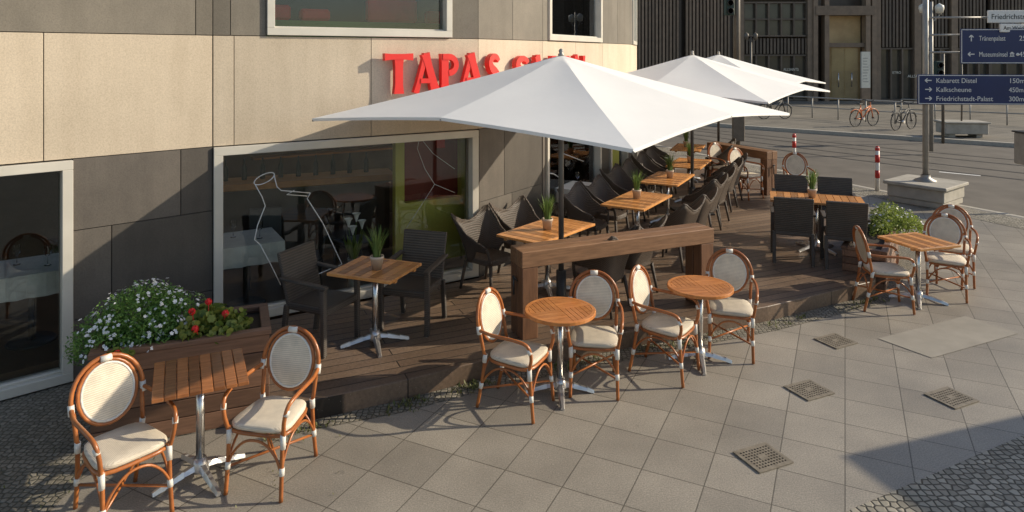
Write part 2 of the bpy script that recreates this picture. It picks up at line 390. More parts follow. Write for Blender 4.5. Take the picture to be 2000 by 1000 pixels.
backing(S0,u140,S0.L,0,ZB); backing(S0,0,.5,0,ZB); backing(S2,.02,S2.L,0,ZB); backing(S3,0,u4a,0,ZB); backing(S3,u4b,S3.L,0,ZB)
for s,ops in uu:
    backing(s,0,s.L,ZB+.003,ZT-.003)
    if not ops: backing(s,0,s.L,ZT,ZR)
    for a,b in ops: backing(s,0,a,ZT,ZW); backing(s,b,s.L,ZT,ZW); backing(s,0,s.L,ZW+.003,ZR)
backing(S4,0,.4,0,ZB); backing(S4,1.5,S4.L,0,ZB); backing(S5,0,.5,0,ZB); backing(S5,2.1,S5.L,0,ZB); backing(S6,0,S6.L,0,ZB)
mid.build('beige_cladding',m_beige,bld,world=True,bevel=.002); up.build('shaded_grey_cladding',m_greyshade,bld,world=True,bevel=.002); back.build('wall_core',m_joint,bld,world=True)
PINV=Matrix.Translation(-Vector(bld.location))
def window(s,u0,u1,z0,z1,fw=.085,label=None):
    f=MB()
    s.box(f,u0,u1,z0,z0+fw,-.035,.15); s.box(f,u0,u1,z1-fw,z1,-.035,.15)
    s.box(f,u0,u0+fw,z0+fw,z1-fw,-.035,.15); s.box(f,u1-fw,u1,z0+fw,z1-fw,-.035,.15)
    s.box(f,u0+fw,u1-fw,z0+fw,z0+fw+.02,.03,.12)
    o=f.build('window',m_alu,bld,world=True,bevel=.004)
    if label: o['label']=label
    p=MB(); s.box(p,u0+fw-.005,u1-fw+.005,z0+fw-.005,z1-fw+.005,.075,.081)
    p.build('pane',m_glass,o).matrix_parent_inverse=PINV
    return o
window(S0,.5,u140,.02,ZB-.01,label='large street window left of the flower box')
wmain=window(S1,.005,S1.L-.01,.175,ZB-.008,.09,label='wide main window with a white jug outline on its glass')
w2=window(S3,u4a,u4b,.175,ZB-.01,.07,label='ground floor window behind the row of tub chairs')
window(S4,.4,1.5,.175,ZB-.01,.07); window(S5,.5,2.1,.175,ZB-.01,.07)
window(S1,S1.u(520)+.004,S1.u(882)-.004,ZT+.01,ZW-.01,.08,label='upper window left of the red sign')
window(S3,S3.u(1070)+.004,S3.u(1174)-.004,ZT+.01,ZW-.01,.08,label='upper window above the near parasol')
window(S5,.504,2.096,ZT+.01,ZW-.01,.08)
def art(s,strokes,win,r=.0055):
    m=MB()
    for st in strokes: m.tube([s.hit(x,y,.068) for x,y in st],r,5)
    m.build('line_drawing',m_line,win).matrix_parent_inverse=PINV
el=[(516+20*math.cos(a)*1.0, 349+9*math.sin(a)-8*math.cos(a)) for a in [i*PI/9 for i in range(19)]]
art(S1,[el,[(498,360),(512,385),(518,402),(503,440),(497,468),(508,478),(528,515),(548,556)],[(535,341),(541,365),(549,372),(606,377)],[(606,377),(600,388),(630,435),(668,516),(610,540),(575,548)],[(575,372),(560,380),(600,383)]],wmain)
art(S1,[[(794,445),(830,390),(849,360),(830,330),(815,290),(820,268)],[(849,360),(888,376)],[(820,268),(846,300),(888,330)]],wmain,.0022)
art(S3,[[(1072+32*math.cos(a),378+40*math.sin(a)) for a in [PI+i*PI/10 for i in range(11)]],[(1085,372),(1125,395)],[(1100,300),(1140,315)]],w2,.007)
BP=FP+[(-5.0,21.0),(-9.0,12.0)]
def inset(P):
    cx=sum(p[0] for p in P)/len(P); cy=sum(p[1] for p in P)/len(P); return [(p[0]+(cx-p[0])*.06,p[1]+(cy-p[1])*.06) for p in P]
MB().prism(inset(BP),0,.16).build('ground_floor',m_infloor,bld,world=True)
c1=MB(); c2=MB()
IN=[(-5.9,6.3),(-3.6,8.6),(-1.6,9.8),(-.9,10.9),(.3,13.0),(1.2,14.5),(1.8,16.8),(1.8,23.5)]
for i in range(len(FP)-1):
    s=S[i]; a0=s.P(0,0,.225); a1=s.P(s.L,0,.225); q0=Vector((*IN[i],0)); q1=Vector((*IN[i+1],0))
    for mb,z0,z1 in ((c1,2.78,3.12),(c2,ZR+.003,ZR+.25)):
        p0,p1=(a0,a1) if mb is c1 else (s.P(0,0,0),s.P(s.L,0,0))
        mb.hexa([Vector((v.x,v.y,z0)) for v in (p0,p1,q1,q0)]+[Vector((v.x,v.y,z1)) for v in (p0,p1,q1,q0)])
c1.build('ceiling',m_inwall,bld,world=True); c2.build('roof',m_greyshade,bld,world=True)  # roof and ceiling left open at the rear to let skylight inside
for a,b in zip(BP[-3:]+[BP[0]],BP[-2:]+[BP[0]]):
    iw=MB(); iw.bar((a[0],a[1],ZR/2),(b[0],b[1],ZR/2),.2,ZR); iw.build('rear_wall',m_inwall,bld,world=True)
iw=MB(); iw.bar((-4.6,10.6,1.4),(-.2,13.4,1.4),.15,2.4); iw.build('interior_wall',m_inwall,bld,world=True)
iw=MB(); iw.bar((-8.0,8.6,1.4),(-4.7,9.6,1.4),.15,2.4); iw.build('interior_wall',m_indark,bld,world=True)
ls=Seg((-1.47,8.62),(-.34,9.32))
lm=MB(); ls.box(lm,0,ls.L,.3,1.10,0,.1); ls.box(lm,0,.12,1.10,2.7,0,.1); ls.box(lm,ls.L-.40,ls.L,1.10,2.7,0,.1); ls.box(lm,.12,ls.L-.4,2.35,2.7,0,.1); lm.build('lime_partition',m_lime,bld,world=True)
wn=MB(); ls.box(wn,.05,ls.L-.35,1.0,2.5,.14,.17); wn.build('red_panel',m_wine,bld,world=True)
wn=MB(); ls.box(wn,.62,.74,1.75,2.2,.1,.135); wn.build('red_panel',m_redf,bld,world=True)
for bx_ in ((1.3,2.0,12.75,12.85,.3,1.9),(.7,1.1,11.6,11.7,.2,1.2)):
    lm=MB(); lm.box(*bx_); lm.build('lime_partition',m_lime,bld,world=True)
us=Seg((-3.2,8.35),(-.6,9.75))
lm=MB(); us.box(lm,0,us.L,3.13,3.42,0,.3); lm.build('green_sill',m_gwall,bld,world=True)
for a_,b_,z_ in ((.05,.5,3.62),(.62,1.0,3.58),(1.5,2.2,3.75),(2.35,2.75,3.6)):
    wn=MB(); us.box(wn,a_,b_,3.43,z_,.1,.25); wn.build('red_panel',m_redf,bld,world=True,bevel=.03)
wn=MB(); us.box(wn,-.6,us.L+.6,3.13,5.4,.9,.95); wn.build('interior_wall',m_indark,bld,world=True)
# shelf of glasses on the inner wall reads as a back bar
sh=MB()
ws=Seg((-4.6,10.6),(-.2,13.4))
for z_ in (1.35,1.75,2.15): ws.box(sh,.5,3.2,z_,z_+.03,-.35,-.08)
sh.build('back_bar_shelf',m_barw,bld,world=True)
# ------------------------------------------------------------------ shop sign
def strip(mb,pts,ws,dep,mx):
    P=[Vector((p[0],p[1])) for p in pts]; L=[];Rr=[]
    for i,p in enumerate(P):
        a=P[max(i-1,0)];b=P[min(i+1,len(P)-1)]; d=(b-a).normalized(); n=Vector((-d.y,d.x)); w=ws[i] if isinstance(ws,(list,tuple)) else ws
        L.append(p+n*w/2);Rr.append(p-n*w/2)
    for i in range(len(P)-1):
        q=[Rr[i],Rr[i+1],L[i+1],L[i]]
        mb.hexa([mx(v.x,v.y,0) for v in q]+[mx(v.x,v.y,dep) for v in q])
def arc(cx,cy,rx,ry,a0,a1,n=10): return [(cx+rx*math.cos(R(a0+(a1-a0)*i/n)),cy+ry*math.sin(R(a0+(a1-a0)*i/n))) for i in range(n+1)]
Sst=[(p.x,p.y) for p in smoothpath([(.60,.80,0),(.52,.89,0),(.36,.93,0),(.19,.86,0),(.14,.74,0),(.22,.61,0),(.38,.52,0),(.54,.41,0),(.60,.27,0),(.52,.13,0),(.34,.07,0),(.16,.12,0),(.07,.24,0)],4)]
Sw=[.14+.10*math.exp(-((i/(len(Sst)-1)-.5)/.25)**2) for i in range(len(Sst))]
fl=lambda a,b,w0,w1:([a,((a[0]*3+b[0])/4,(a[1]*3+b[1])/4),((a[0]+b[0]*3)/4,(a[1]+b[1]*3)/4),b],[w0*1.28,w0,w1,w1*1.22])
def L_(*items):
    return items
LET={'T':(L_(fl((.42,0),(.42,.9),.23,.23),([(0,.92),(.2,.925),(.64,.925),(.84,.92)],[.18,.145,.145,.18])),.85),
 'A':(L_(fl((.13,0),(.44,1.0),.13,.13),fl((.74,0),(.41,1.0),.23,.21),([(.26,.31),(.6,.31)],.12)),.89),
 'P':(L_(fl((.18,0),(.18,1.0),.22,.22),(arc(.30,.71,.24,.215,90,-90,10),.155),([(.1,.925),(.31,.925)],.15)),.65),
 'S':(L_((Sst,Sw)),.68),
 'L':(L_(fl((.18,0),(.18,1.0),.22,.22),([(.12,.07),(.4,.065),(.62,.08)],[.13,.13,.18])),.68),
 'O':(L_((arc(.42,.5,.33,.41,0,360,22),.18)),.86),
 'N':(L_(fl((.13,0),(.13,1.0),.14,.14),fl((.13,.98),(.76,.02),.19,.19),fl((.76,0),(.76,1.0),.14,.14)),.92)}
sgn=thing('shop_sign','red flared letters mounted on the beige wall, partly hidden by the near parasol','sign',S1.hit(742,188,0))
def place_letter(ch,s,u,h,z,sx=1):
    mb=MB(); items,w=LET[ch]
    for k,(st,wd) in enumerate(items):
        mx=lambda x,y,dd,k=k: s.P(u+x*h*sx,z+y*h,-.05-(.075+k*.0025)*(1 if dd else 0)-.0015*k)
        strip(mb,st,wd,1,mx)
    mb.build('letter',m_sign,sgn,world=True)
    return w*h*sx
u=S1.u(744); zt=2.53; hh=.47
for ch in 'TAPA':
    u+=place_letter(ch,S1,u,hh,zt,.90)-.018
place_letter('S',S2,S2.u(939),hh,zt,.82)
u=S2.u(992)
for ch in 'SA': u+=place_letter(ch,S2,u,hh,zt-.03,1.1)-.005
u=.04
for ch in 'LON': u+=place_letter(ch,S3,u,hh,zt-.03,1.1)+.03

# ------------------------------------------------------------------ parasols
def make_umbrella(loc,label,rot):
    t=thing('parasol',label,'parasol',loc,rot,'white square parasols over the terrace')
    zb=loc[2]
    MB().tube([(0,0,.03),(0,0,2.78)],.03,14).build('pole',m_steelgrey,t)
    MB().lathe([(0,.45),(.055,.45),(.055,.03),(.04,0),(0,0)],16).build('pole_sleeve',m_black,t)
    b=MB(); b.box(-.3,.3,-.3,.3,0,.035); b.build('base_plate',m_black,t,bevel=.006)
    ap=2.985-zb; Rc=2.66; zc=2.32-zb; Rm=1.90; zm=2.44-zb
    cv=MB(); bm=cv.bm; N=10; ends=[]
    for i in range(8):
        a=i*PI/4; ends.append(Vector((Rc*math.cos(a),Rc*math.sin(a),zc)) if i%2==0 else Vector((Rm*math.cos(a),Rm*math.sin(a),zm)))
    apex=Vector((0,0,ap)); M_=6; grid={}
    top=bm.verts.new(apex)
    for i in range(8):
        for k in range(M_):
            tt=k/M_; e=ends[i].lerp(ends[(i+1)%8],tt); sn=math.sin(PI*tt)
            e=Vector((e.x*(1-.012*sn),e.y*(1-.012*sn),e.z+.006*sn))
            for j in range(1,N+1):
                p=apex.lerp(e,j/N); p.z-=.02*math.sin(PI*j/N)+.014*sn*math.sin(PI*(j/N)**1.3)
                grid[i*M_+k,j]=bm.verts.new(p)
    W=8*M_
    for c in range(W):
        f=bm.faces.new([top,grid[c,1],grid[(c+1)%W,1]]); f.smooth=True
        for j in range(1,N):
            f=bm.faces.new([grid[c,j],grid[c,j+1],grid[(c+1)%W,j+1],grid[(c+1)%W,j]]); f.smooth=True
    for c in range(W):
        a=grid[c,N].co.copy();b=grid[(c+1)%W,N].co.copy()
        cv.poly([a,b,b+Vector((0,0,-.028)),a+Vector((0,0,-.028))])
    for i in range(8):
        for j in range(1,N):
            e=bm.edges.get([grid[i*M_,j],grid[i*M_,j+1]]); e.smooth=False
    cv.build('canopy',m_canv,t)
    for i in range(8):
        sm=MB(); pts=[apex.lerp(ends[i],j/8)+Vector((0,0,-.02*math.sin(PI*j/8)-.025)) for j in range(1,9)]
        sm.tube(pts,.011,6); r_=sm.build('rib',m_pole,t)
        q=MB(); q.tube([(.04*math.cos(i*PI/4),.04*math.sin(i*PI/4),ap-.62),apex.lerp(ends[i],.48)+Vector((0,0,-.055))],.008,6); q.build('strut',m_pole,r_)
    MB().lathe([(0,ap-.58),(.06,ap-.58),(.06,ap-.66),(0,ap-.66)],12).build('hub',m_black,t)
    MB().lathe([(0,ap+.075),(.02,ap+.065),(.03,ap+.045),(.02,ap+.022),(.035,ap+.012),(.035,ap-.02),(0,ap-.02)],12).build('finial',m_pole,t)
    return t
um=make_umbrella((.54,7.5,.17),'nearest large white square parasol in front of the red sign',R(7))
copy_thing(um,(3.22,12.2,.17),R(8),'second white parasol along the terrace, between the nearest and the farthest')
copy_thing(um,(4.75,15.7,.17),R(8),'farthest white parasol at the street end of the terrace')

# ------------------------------------------------------------------ rattan bistro chair (faces +X)
def make_rattan():
    t=thing('rattan_chair','','chair',(0,0,0),0,'rattan bistro armchairs with cream mesh')
    bx=lambda z:-.215-.20*(z-.44)
    for s in (-1,1):
        MB().tube(smoothpath([(.235,s*.205,0),(.215,s*.2,.22),(.2,s*.2,.45)],4),.0145,9).build('leg',m_cane,t)
    for s in (-1,1):
        MB().tube(smoothpath([(-.30,s*.185,0),(-.25,s*.19,.22),(-.21,s*.2,.47)],4),.0145,9).build('leg',m_cane,t)
    P=[(bx(.44),.2,.44),(bx(.52),.205,.52)]+[(bx(.70+.235*math.sin(a)),.222*math.cos(a),.70+.235*math.sin(a)) for a in [R(-18)+i*R(216)/18 for i in range(19)]]+[(bx(.52),-.205,.52),(bx(.44),-.2,.44)]
    MB().tube(P,.0145,9).build('back_frame',m_cane,t)
    ov=lambda ry,rz,dx=0:[(bx(.71+rz*math.sin(a))+dx,ry*math.cos(a),.71+rz*math.sin(a)) for a in [i*2*PI/28 for i in range(28)]]
    MB().tube(ov(.182,.2),.012,8,closed=True).build('back_rim',m_cane,t)
    MB().tube(ov(.163,.181,.004),.0085,8,closed=True).build('back_trim',m_bind,t)
    bp=MB(); ov1=ov(.16,.178,.008); ov2=ov(.16,.178,-.004)
    bp.poly(ov1); bp.poly(ov2[::-1]); bp.build('back_panel',m_cream,t)
    def outline(k,n=36):
        o=[]
        for i in range(n):
            a=2*PI*i/n; c,s_=math.cos(a),math.sin(a); r=1/((abs(c)**4.5+abs(s_)**4.5)**(1/4.5)); yy=.208*k*r*s_; xx=.212*k*r*c
            yy*=1+.09*xx/.2; o.append((xx+.0,yy))
        return o
    st=MB(); rings=[]
    for k,z in ((.93,.425),(1.0,.436),(1.0,.458),(.95,.468),(.6,.471)): rings.append([st.bm.verts.new((x,y,z)) for x,y in outline(k)])
    for a,b in zip(rings,rings[1:]):
        for i in range(36):
            f=st.bm.faces.new([a[i],a[(i+1)%36],b[(i+1)%36],b[i]]); f.smooth=True
    st.bm.faces.new(rings[-1]); st.bm.faces.new(rings[0][::-1]); st.build('seat',m_cream,t)
    MB().tube([(x,y,.415) for x,y in outline(.99)],.013,8,closed=True).build('seat_rim',m_cane,t)
    for s in (-1,1):
        MB().tube(smoothpath([(.2,s*.205,.42),(.225,s*.222,.53),(.2,s*.24,.625),(.1,s*.25,.655),(-.1,s*.25,.66),(-.2,s*.236,.665),(bx(.67)+.005,s*.222,.67)],5),.0145,9).build('arm',m_cane,t)
    L=[(.22,.2),(.22,-.2),(-.255,-.19),(-.255,.19)]
    for i in range(4):
        a=Vector((*L[i],.2)); b=Vector((*L[(i+1)%4],.2)); mid_=(a+b)/2
        pts=[a,a.lerp(b,.12)+Vector((0,0,.09)),a.lerp(b,.3)+Vector((0,0,.16)),mid_+Vector((0,0,.18)),a.lerp(b,.7)+Vector((0,0,.16)),a.lerp(b,.88)+Vector((0,0,.09)),b]
        MB().tube(smoothpath(pts,3),.009,7).build('stretcher',m_cane,t)
    cr=MB(); cr.tube([(.22,.2,.17),(-.26,-.19,.17)],.009,7); cr.build('cross_brace',m_cane,t); cr=MB(); cr.tube([(.22,-.2,.182),(-.26,.19,.182)],.009,7); cr.build('cross_brace',m_cane,t)
    def bind(a,b,r=.0185): MB().tube([a,b],r,9).build('binding',m_bind,t)
    for s in (-1,1):
        bind((.203,s*.201,.335),(.2,s*.201,.43),.019); bind((.218,s*.2015,.165),(.214,s*.2,.215)); bind((-.222,s*.197,.40),(-.212,s*.2,.47),.019)
        bind((bx(.64),s*.222,.635),(bx(.70),s*.222,.70),.02); bind((-.263,s*.189,.17),(-.252,s*.19,.22)); bind((.205,s*.238,.6),(.222,s*.23,.565),.0185)
    bind((bx(.925)+.004,-.035,.922),(bx(.925)+.004,.035,.922),.023)
    return t
rat=make_rattan(); used=[False]
def rattan(x,y,ang,label):
    if not used[0]:
        used[0]=True; rat.location=(x,y,0.006); rat.rotation_euler=(0,0,R(ang)); rat['label']=label; return rat
    return copy_thing(rat,(x,y,0.006),R(ang),label)
rattan(-2.53,4.45,-40,'rattan armchair at the far left, left of the dark slatted square table')
rattan(-1.70,4.83,-101,'rattan armchair right of the dark slatted square table, beside the flower box')
rattan(.055,5.82,-27,'rattan armchair on the left of the nearer round table')
rattan(.74,6.16,-97,'rattan armchair on the right of the nearer round table, back to the barrier')
rattan(1.46,6.43,-35,'rattan armchair on the left of the farther round table')
rattan(2.20,6.88,-106,'rattan armchair on the right of the farther round table')
rattan(4.42,8.08,-8,'rattan armchair on the left of the square table by the right flower box')
rattan(5.40,8.50,-120,'front rattan armchair right of the square table by the right flower box')
rattan(5.82,9.0,-118,'rear rattan armchair right of the square table, half hidden by the one in front')
for q,(x,y,a,l) in enumerate([(4.62,13.45,-60,'distant rattan armchair under the far end barrier, nearer of two'),(4.45,14.25,-60,'distant rattan armchair under the far end barrier, farther of two'),(5.35,12.75,-100,'rattan armchair showing only its back above the dark wicker dining group')]):
    o=rattan(x,y,a,l); o.location.z=.17

# ------------------------------------------------------------------ tables
def pedestal(t,zt,foot=.3,rot=PI/4):
    MB().tube([(0,0,.08),(0,0,zt-.03)],.029,16).build('column',m_steel,t)
    b=MB(); b.lathe([(0,.135),(.04,.135),(.05,.1),(.062,.06),(.06,.045),(0,.045)],16)
    for k in range(4):
        a=rot+k*PI/2; c,s=math.cos(a),math.sin(a)
        P=[(c*r,s*r,z) for r,z in ((.03,.085),(.12,.07),(.24,.038),(foot+.03,.018))]
        w=[.034,.03,.024,.018]
        for i in range(3):
            x=Vector((-s,c,0)); p,q=Vector(P[i]),Vector(P[i+1])
            b.hexa([p-x*w[i]-Vector((0,0,.018)),p+x*w[i]-Vector((0,0,.018)),q+x*w[i+1]-Vector((0,0,.014)),q-x*w[i+1]-Vector((0,0,.014)),p-x*w[i]*.5+Vector((0,0,.018)),p+x*w[i]*.5+Vector((0,0,.018)),q+x*w[i+1]*.5+Vector((0,0,.01)),q-x*w[i+1]*.5+Vector((0,0,.01))])
        b.lathe([(0,.0),(.02,.0),(.02,.014),(0,.014)],8,(c*(foot+.01),s*(foot+.01),0))
    b.build('base',m_cast,t)
    pt=MB(); pt.box(-.14,.14,-.03,.03,zt-.04,zt-.028); pt.box(-.03,.03,-.14,.14,zt-.052,zt-.041); pt.build('top_bracket',m_black,t)
def slat_top(t,lx,ly,n,mat,zt,rails=True):
    m=MB(); gap=.005; w=lx/n
    for i in range(n): m.box(-lx/2+i*w+gap/2,-lx/2+(i+1)*w-gap/2,-ly/2+(.032 if rails else 0),ly/2-(.032 if rails else 0),zt-.026,zt)
    if rails:
        for s in (-1,1): m.box(-lx/2+.001,lx/2-.001,ly/2-.0285 if s>0 else -ly/2,ly/2 if s>0 else -ly/2+.0285,zt-.028,zt+.001)
    m.build('tabletop',mat,t,bevel=.003)
    k=MB()
    for s in (-.3,.3): k.box(-lx/2+.01,lx/2-.01,s*ly-.02,s*ly+.02,zt-.0505,zt-.0275)
    k.build('apron',mat,t)
def round_top(t,r,mat,zt):
    m=MB(); n=6; rr=r-.035
    for q in range(4):
        Mq=Matrix.Rotation(q*PI/2,4,'Z')
        for i in range(n):
            y0=i*rr/n+.0013; y1=(i+1)*rr/n-.0013
            xa=math.sqrt(max(rr*rr-y0*y0,0)); xb=math.sqrt(max(rr*rr-y1*y1,.0004)); ym=(y0+y1)/2; xm=math.sqrt(rr*rr-ym*ym)
            P=[(.0013,y0),(xa,y0),(xm,ym),(max(xb,.012),y1),(.0013,y1)]
            m.prism([(Mq@Vector((*p,0)))[:2] for p in P],zt-.024,zt)
    m.build('tabletop',mat,t,bevel=.0012)
    e=MB(); e.lathe([(r-.034,zt-.028),(r-.034,zt+.001),(r-.006,zt+.001),(r,zt-.004),(r,zt-.028),(r-.034,zt-.028)],40,smooth=False); e.build('table_rim',mat,t)
    k=MB(); k.lathe([(0,zt-.03),(r-.05,zt-.03),(r-.05,zt-.034),(0,zt-.034)],24,smooth=False); k.build('underside',m_black,t)
t=thing('square_table','dark slatted square table between two rattan armchairs at lower left','table',(-2.21,4.84,.006),R(26)); slat_top(t,.60,.60,8,m_tw2,.74,rails=False); pedestal(t,.74,.29,R(20))
t=thing('round_table','nearer of the two round teak tables on the pavement','table',(.426,6.04,.0),R(20),'round bistro tables'); round_top(t,.315,m_twr,.74); pedestal(t,.74,.27,R(70))
copy_thing(t,(1.835,6.66,0),R(12),'farther of the two round teak tables on the pavement')
t=thing('square_table','orange teak square table on the right among three rattan armchairs','table',(4.92,8.27,0),R(17)); slat_top(t,.62,.62,7,m_tw,.74); pedestal(t,.74,.28)
t=thing('square_table','teak table between two dark armchairs before the main window','table',(-1.335,6.665,.17),R(-21)); slat_top(t,.70,.60,8,m_tw,.74); pedestal(t,.74,.3,R(40))
rows=[('first',.42,8.15,52),('second',1.80,9.80,58),('third',2.62,11.5,62),('fourth',3.40,13.1,64),('fifth',3.95,15.3,68)]
rt=None
for nm,x,y,a in rows:
    lab=nm+' rectangular teak table from the camera in the row along the windows'
    if rt is None:
        rt=thing('row_table',lab,'table',(x,y,.17),R(a),'tables in the row along the windows'); slat_top(rt,1.15,.64,12,m_tw,.74); pedestal(rt,.74,.3)
    else: copy_thing(rt,(x,y,.17),R(a),lab)
gt=thing('dining_table','teak table ringed by four square backed dark wicker armchairs','table',(4.40,9.88,.17),R(-20)); slat_top(gt,1.25,.68,13,m_tw,.74); pedestal(gt,.74,.32)

# ------------------------------------------------------------------ square dark wicker armchair (faces +X)
def make_armchair():
    t=thing('wicker_armchair','','chair',(0,0,0),0,'square backed dark wicker armchairs')
    b=MB(); b.box(-.24,.25,-.235,.235,.37,.445); b.build('seat',m_wick,t,bevel=.018,seg=2)
    b=MB(); b.hexa([(-.235,-.24,.40),(-.195,-.24,.40),(-.195,.24,.40),(-.235,.24,.40),(-.345,-.25,.90),(-.305,-.25,.905),(-.305,.25,.905),(-.345,.25,.90)]); b.build('backrest',m_wick,t,bevel=.012,seg=2)
    for s in (-1,1):
        b=MB(); y0=s*.255; b.hexa([(.21,y0-.025,0),(.255,y0-.025,0),(.255,y0+.025,0),(.21,y0+.025,0),(.2,y0-.025,.625),(.25,y0-.025,.625),(.25,y0+.025,.625),(.2,y0+.025,.625)]); b.build('leg',m_wick,t,bevel=.006)
        b=MB(); y1=s*.24; b.hexa([(-.30,y1-.023,0),(-.255,y1-.023,0),(-.255,y1+.023,0),(-.30,y1+.023,0),(-.245,y1-.023,.42),(-.198,y1-.023,.42),(-.198,y1+.023,.42),(-.245,y1+.023,.42)]); b.build('leg',m_wick,t,bevel=.006)
        b=MB(); b.hexa([(-.275,y0-.03,.655),(.27,y0-.03,.625),(.27,y0+.03,.625),(-.275,y0+.03,.655),(-.285,y0-.03,.685),(.27,y0-.03,.655),(.27,y0+.03,.655),(-.285,y0+.03,.685)]); b.build('arm',m_wick,t,bevel=.01,seg=2)
        for xx in (.232,-.278):
            MB().lathe([(0,0),(.018,0),(.018,.02),(0,.02)],8,(xx,(y0 if xx>0 else y1),-.004)).build('foot_cap',m_alu,t)
    return t
ac=make_armchair()
ac.location=(-1.86,6.68,.174); ac.rotation_euler=(0,0,R(-24)); ac['label']='dark wicker armchair left of the teak table before the main window'
copy_thing(ac,(-1.03,7.12,.174),R(-106),'dark wicker armchair right of the teak table before the main window')
gu=Vector((math.cos(R(-20)),math.sin(R(-20)))); gv=Vector((-gu.y,gu.x)); gc=Vector((4.40,9.88))
for su,sv,l in ((-.34,-.62,'left dark wicker armchair of the dining group with its back to the camera'),(.30,-.66,'right dark wicker armchair of the dining group with its back to the camera'),(-.3,.6,'left dark wicker armchair on the far side of the dining group table'),(.33,.6,'right dark wicker armchair on the far side of the dining group table')):
    p=gc+gu*su+gv*sv; copy_thing(ac,(p.x,p.y,.174),R(70 if sv<0 else -110),l)

# ------------------------------------------------------------------ tub chair (faces +X)
def make_tub():
    t=thing('tub_chair','','chair',(0,0,0),0,'flared dark wicker tub chairs in the window row')
    def hgt(a):
        pts=[(0,.76),(20,.785),(36,.85),(46,.915),(56,.82),(75,.68),(100,.61),(118,.585),(126,.54)]
        a=abs(a)
        for (a0,h0),(a1,h1) in zip(pts,pts[1:]):
            if a<=a1: return h0+(h1-h0)*(a-a0)/(a1-a0)
        return pts[-1][1]
    def low(a):
        a=abs(a); return .34 if a<70 else .34+.16*min(1,(a-70)/22)
    na,nz=48,7
    def surf(off):
        g_=[]
        for i in range(na+1):
            a=-126+252*i/na; ar=R(180+a); c,s=math.cos(ar),math.sin(ar); r0=1/((abs(c)**4+abs(s)**4)**.25); row=[]
            for j in range(nz+1):
                f=j/nz; z=low(a)+(hgt(a)-low(a))*f
                rad=.212+.115*(max(0,z-.36)/.44)**1.25
                row.append(Vector((c*r0*(rad+off)*1.08-.015*max(0,z-.5)/.4,s*r0*(rad+off)*1.06,z)))
            g_.append(row)
        return g_
    m=MB(); A=surf(0); B=surf(-.02); bm=m.bm
    va=[[bm.verts.new(p) for p in r] for r in A]; vb=[[bm.verts.new(p) for p in r] for r in B]
    for i in range(na):
        for j in range(nz):
            f=bm.faces.new([va[i][j],va[i+1][j],va[i+1][j+1],va[i][j+1]]); f.smooth=True
            f=bm.faces.new([vb[i][j+1],vb[i+1][j+1],vb[i+1][j],vb[i][j]]); f.smooth=True
        bm.faces.new([va[i][nz],va[i+1][nz],vb[i+1][nz],vb[i][nz]]); bm.faces.new([va[i][0],vb[i][0],vb[i+1][0],va[i+1][0]])
    for i in (0,na):
        for j in range(nz): bm.faces.new([va[i][j],va[i][j+1],vb[i][j+1],vb[i][j]])
    m.build('shell',m_wick2,t)
    rm=MB(); rm.tube([(A[i][nz]+B[i][nz])/2 for i in range(na+1)],.014,7); rm.build('rim',m_wick2,t)
    sq=lambda q:1/((abs(math.cos(q))**4+abs(math.sin(q))**4)**.25)
    s=MB(); s.prism([(.235*math.cos(q)*sq(q),.225*math.sin(q)*sq(q)) for q in [i*PI/14 for i in range(28)]],.34,.41); s.build('seat',m_wick2,t,bevel=.014,seg=2)
    for sx in (-1,1):
        for sy in (-1,1):
            MB().tube([(sx*.235-(.03 if sx<0 else 0),sy*.225,0),(sx*.20,sy*.195,.345)],[.016,.022],8).build('leg',m_wick2,t)
    for sy in (-1,1):
        MB().tube(smoothpath([(.205,sy*.2,.36),(.205,sy*.225,.46),(.19,sy*.255,.55)],3),.018,8).build('arm_support',m_wick2,t)
    return t
tub=make_tub(); tused=False
def place_tub(x,y,ang,l):
    global tused
    if not tused: tused=True; tub.location=(x,y,.172); tub.rotation_euler=(0,0,R(ang)); tub['label']=l
    else: copy_thing(tub,(x,y,.172),R(ang),l)
for nm,x,y,a in rows:
    u_=Vector((math.cos(R(a)),math.sin(R(a)))); v_=Vector((-u_.y,u_.x)); c_=Vector((x,y))
    for su,sl in ((-.36,'nearer'),(.36,'farther')):
        if nm=='fifth' and su>0: continue
        p=c_+u_*su+v_*.60; place_tub(p.x,p.y,a-90+random.uniform(-7,7),'%s window side tub chair at the %s table of the row'%(sl,nm))
    for su,sl in ((-.34,'nearer'),(.34,'farther')):
        p=c_+u_*su-v_*.62
        if nm=='first': p=Vector((.98,7.62)) if su<0 else Vector((1.38,8.12))
        place_tub(p.x,p.y,a+90+random.uniform(-7,7),'%s deck side tub chair at the %s table of the row'%(sl,nm))

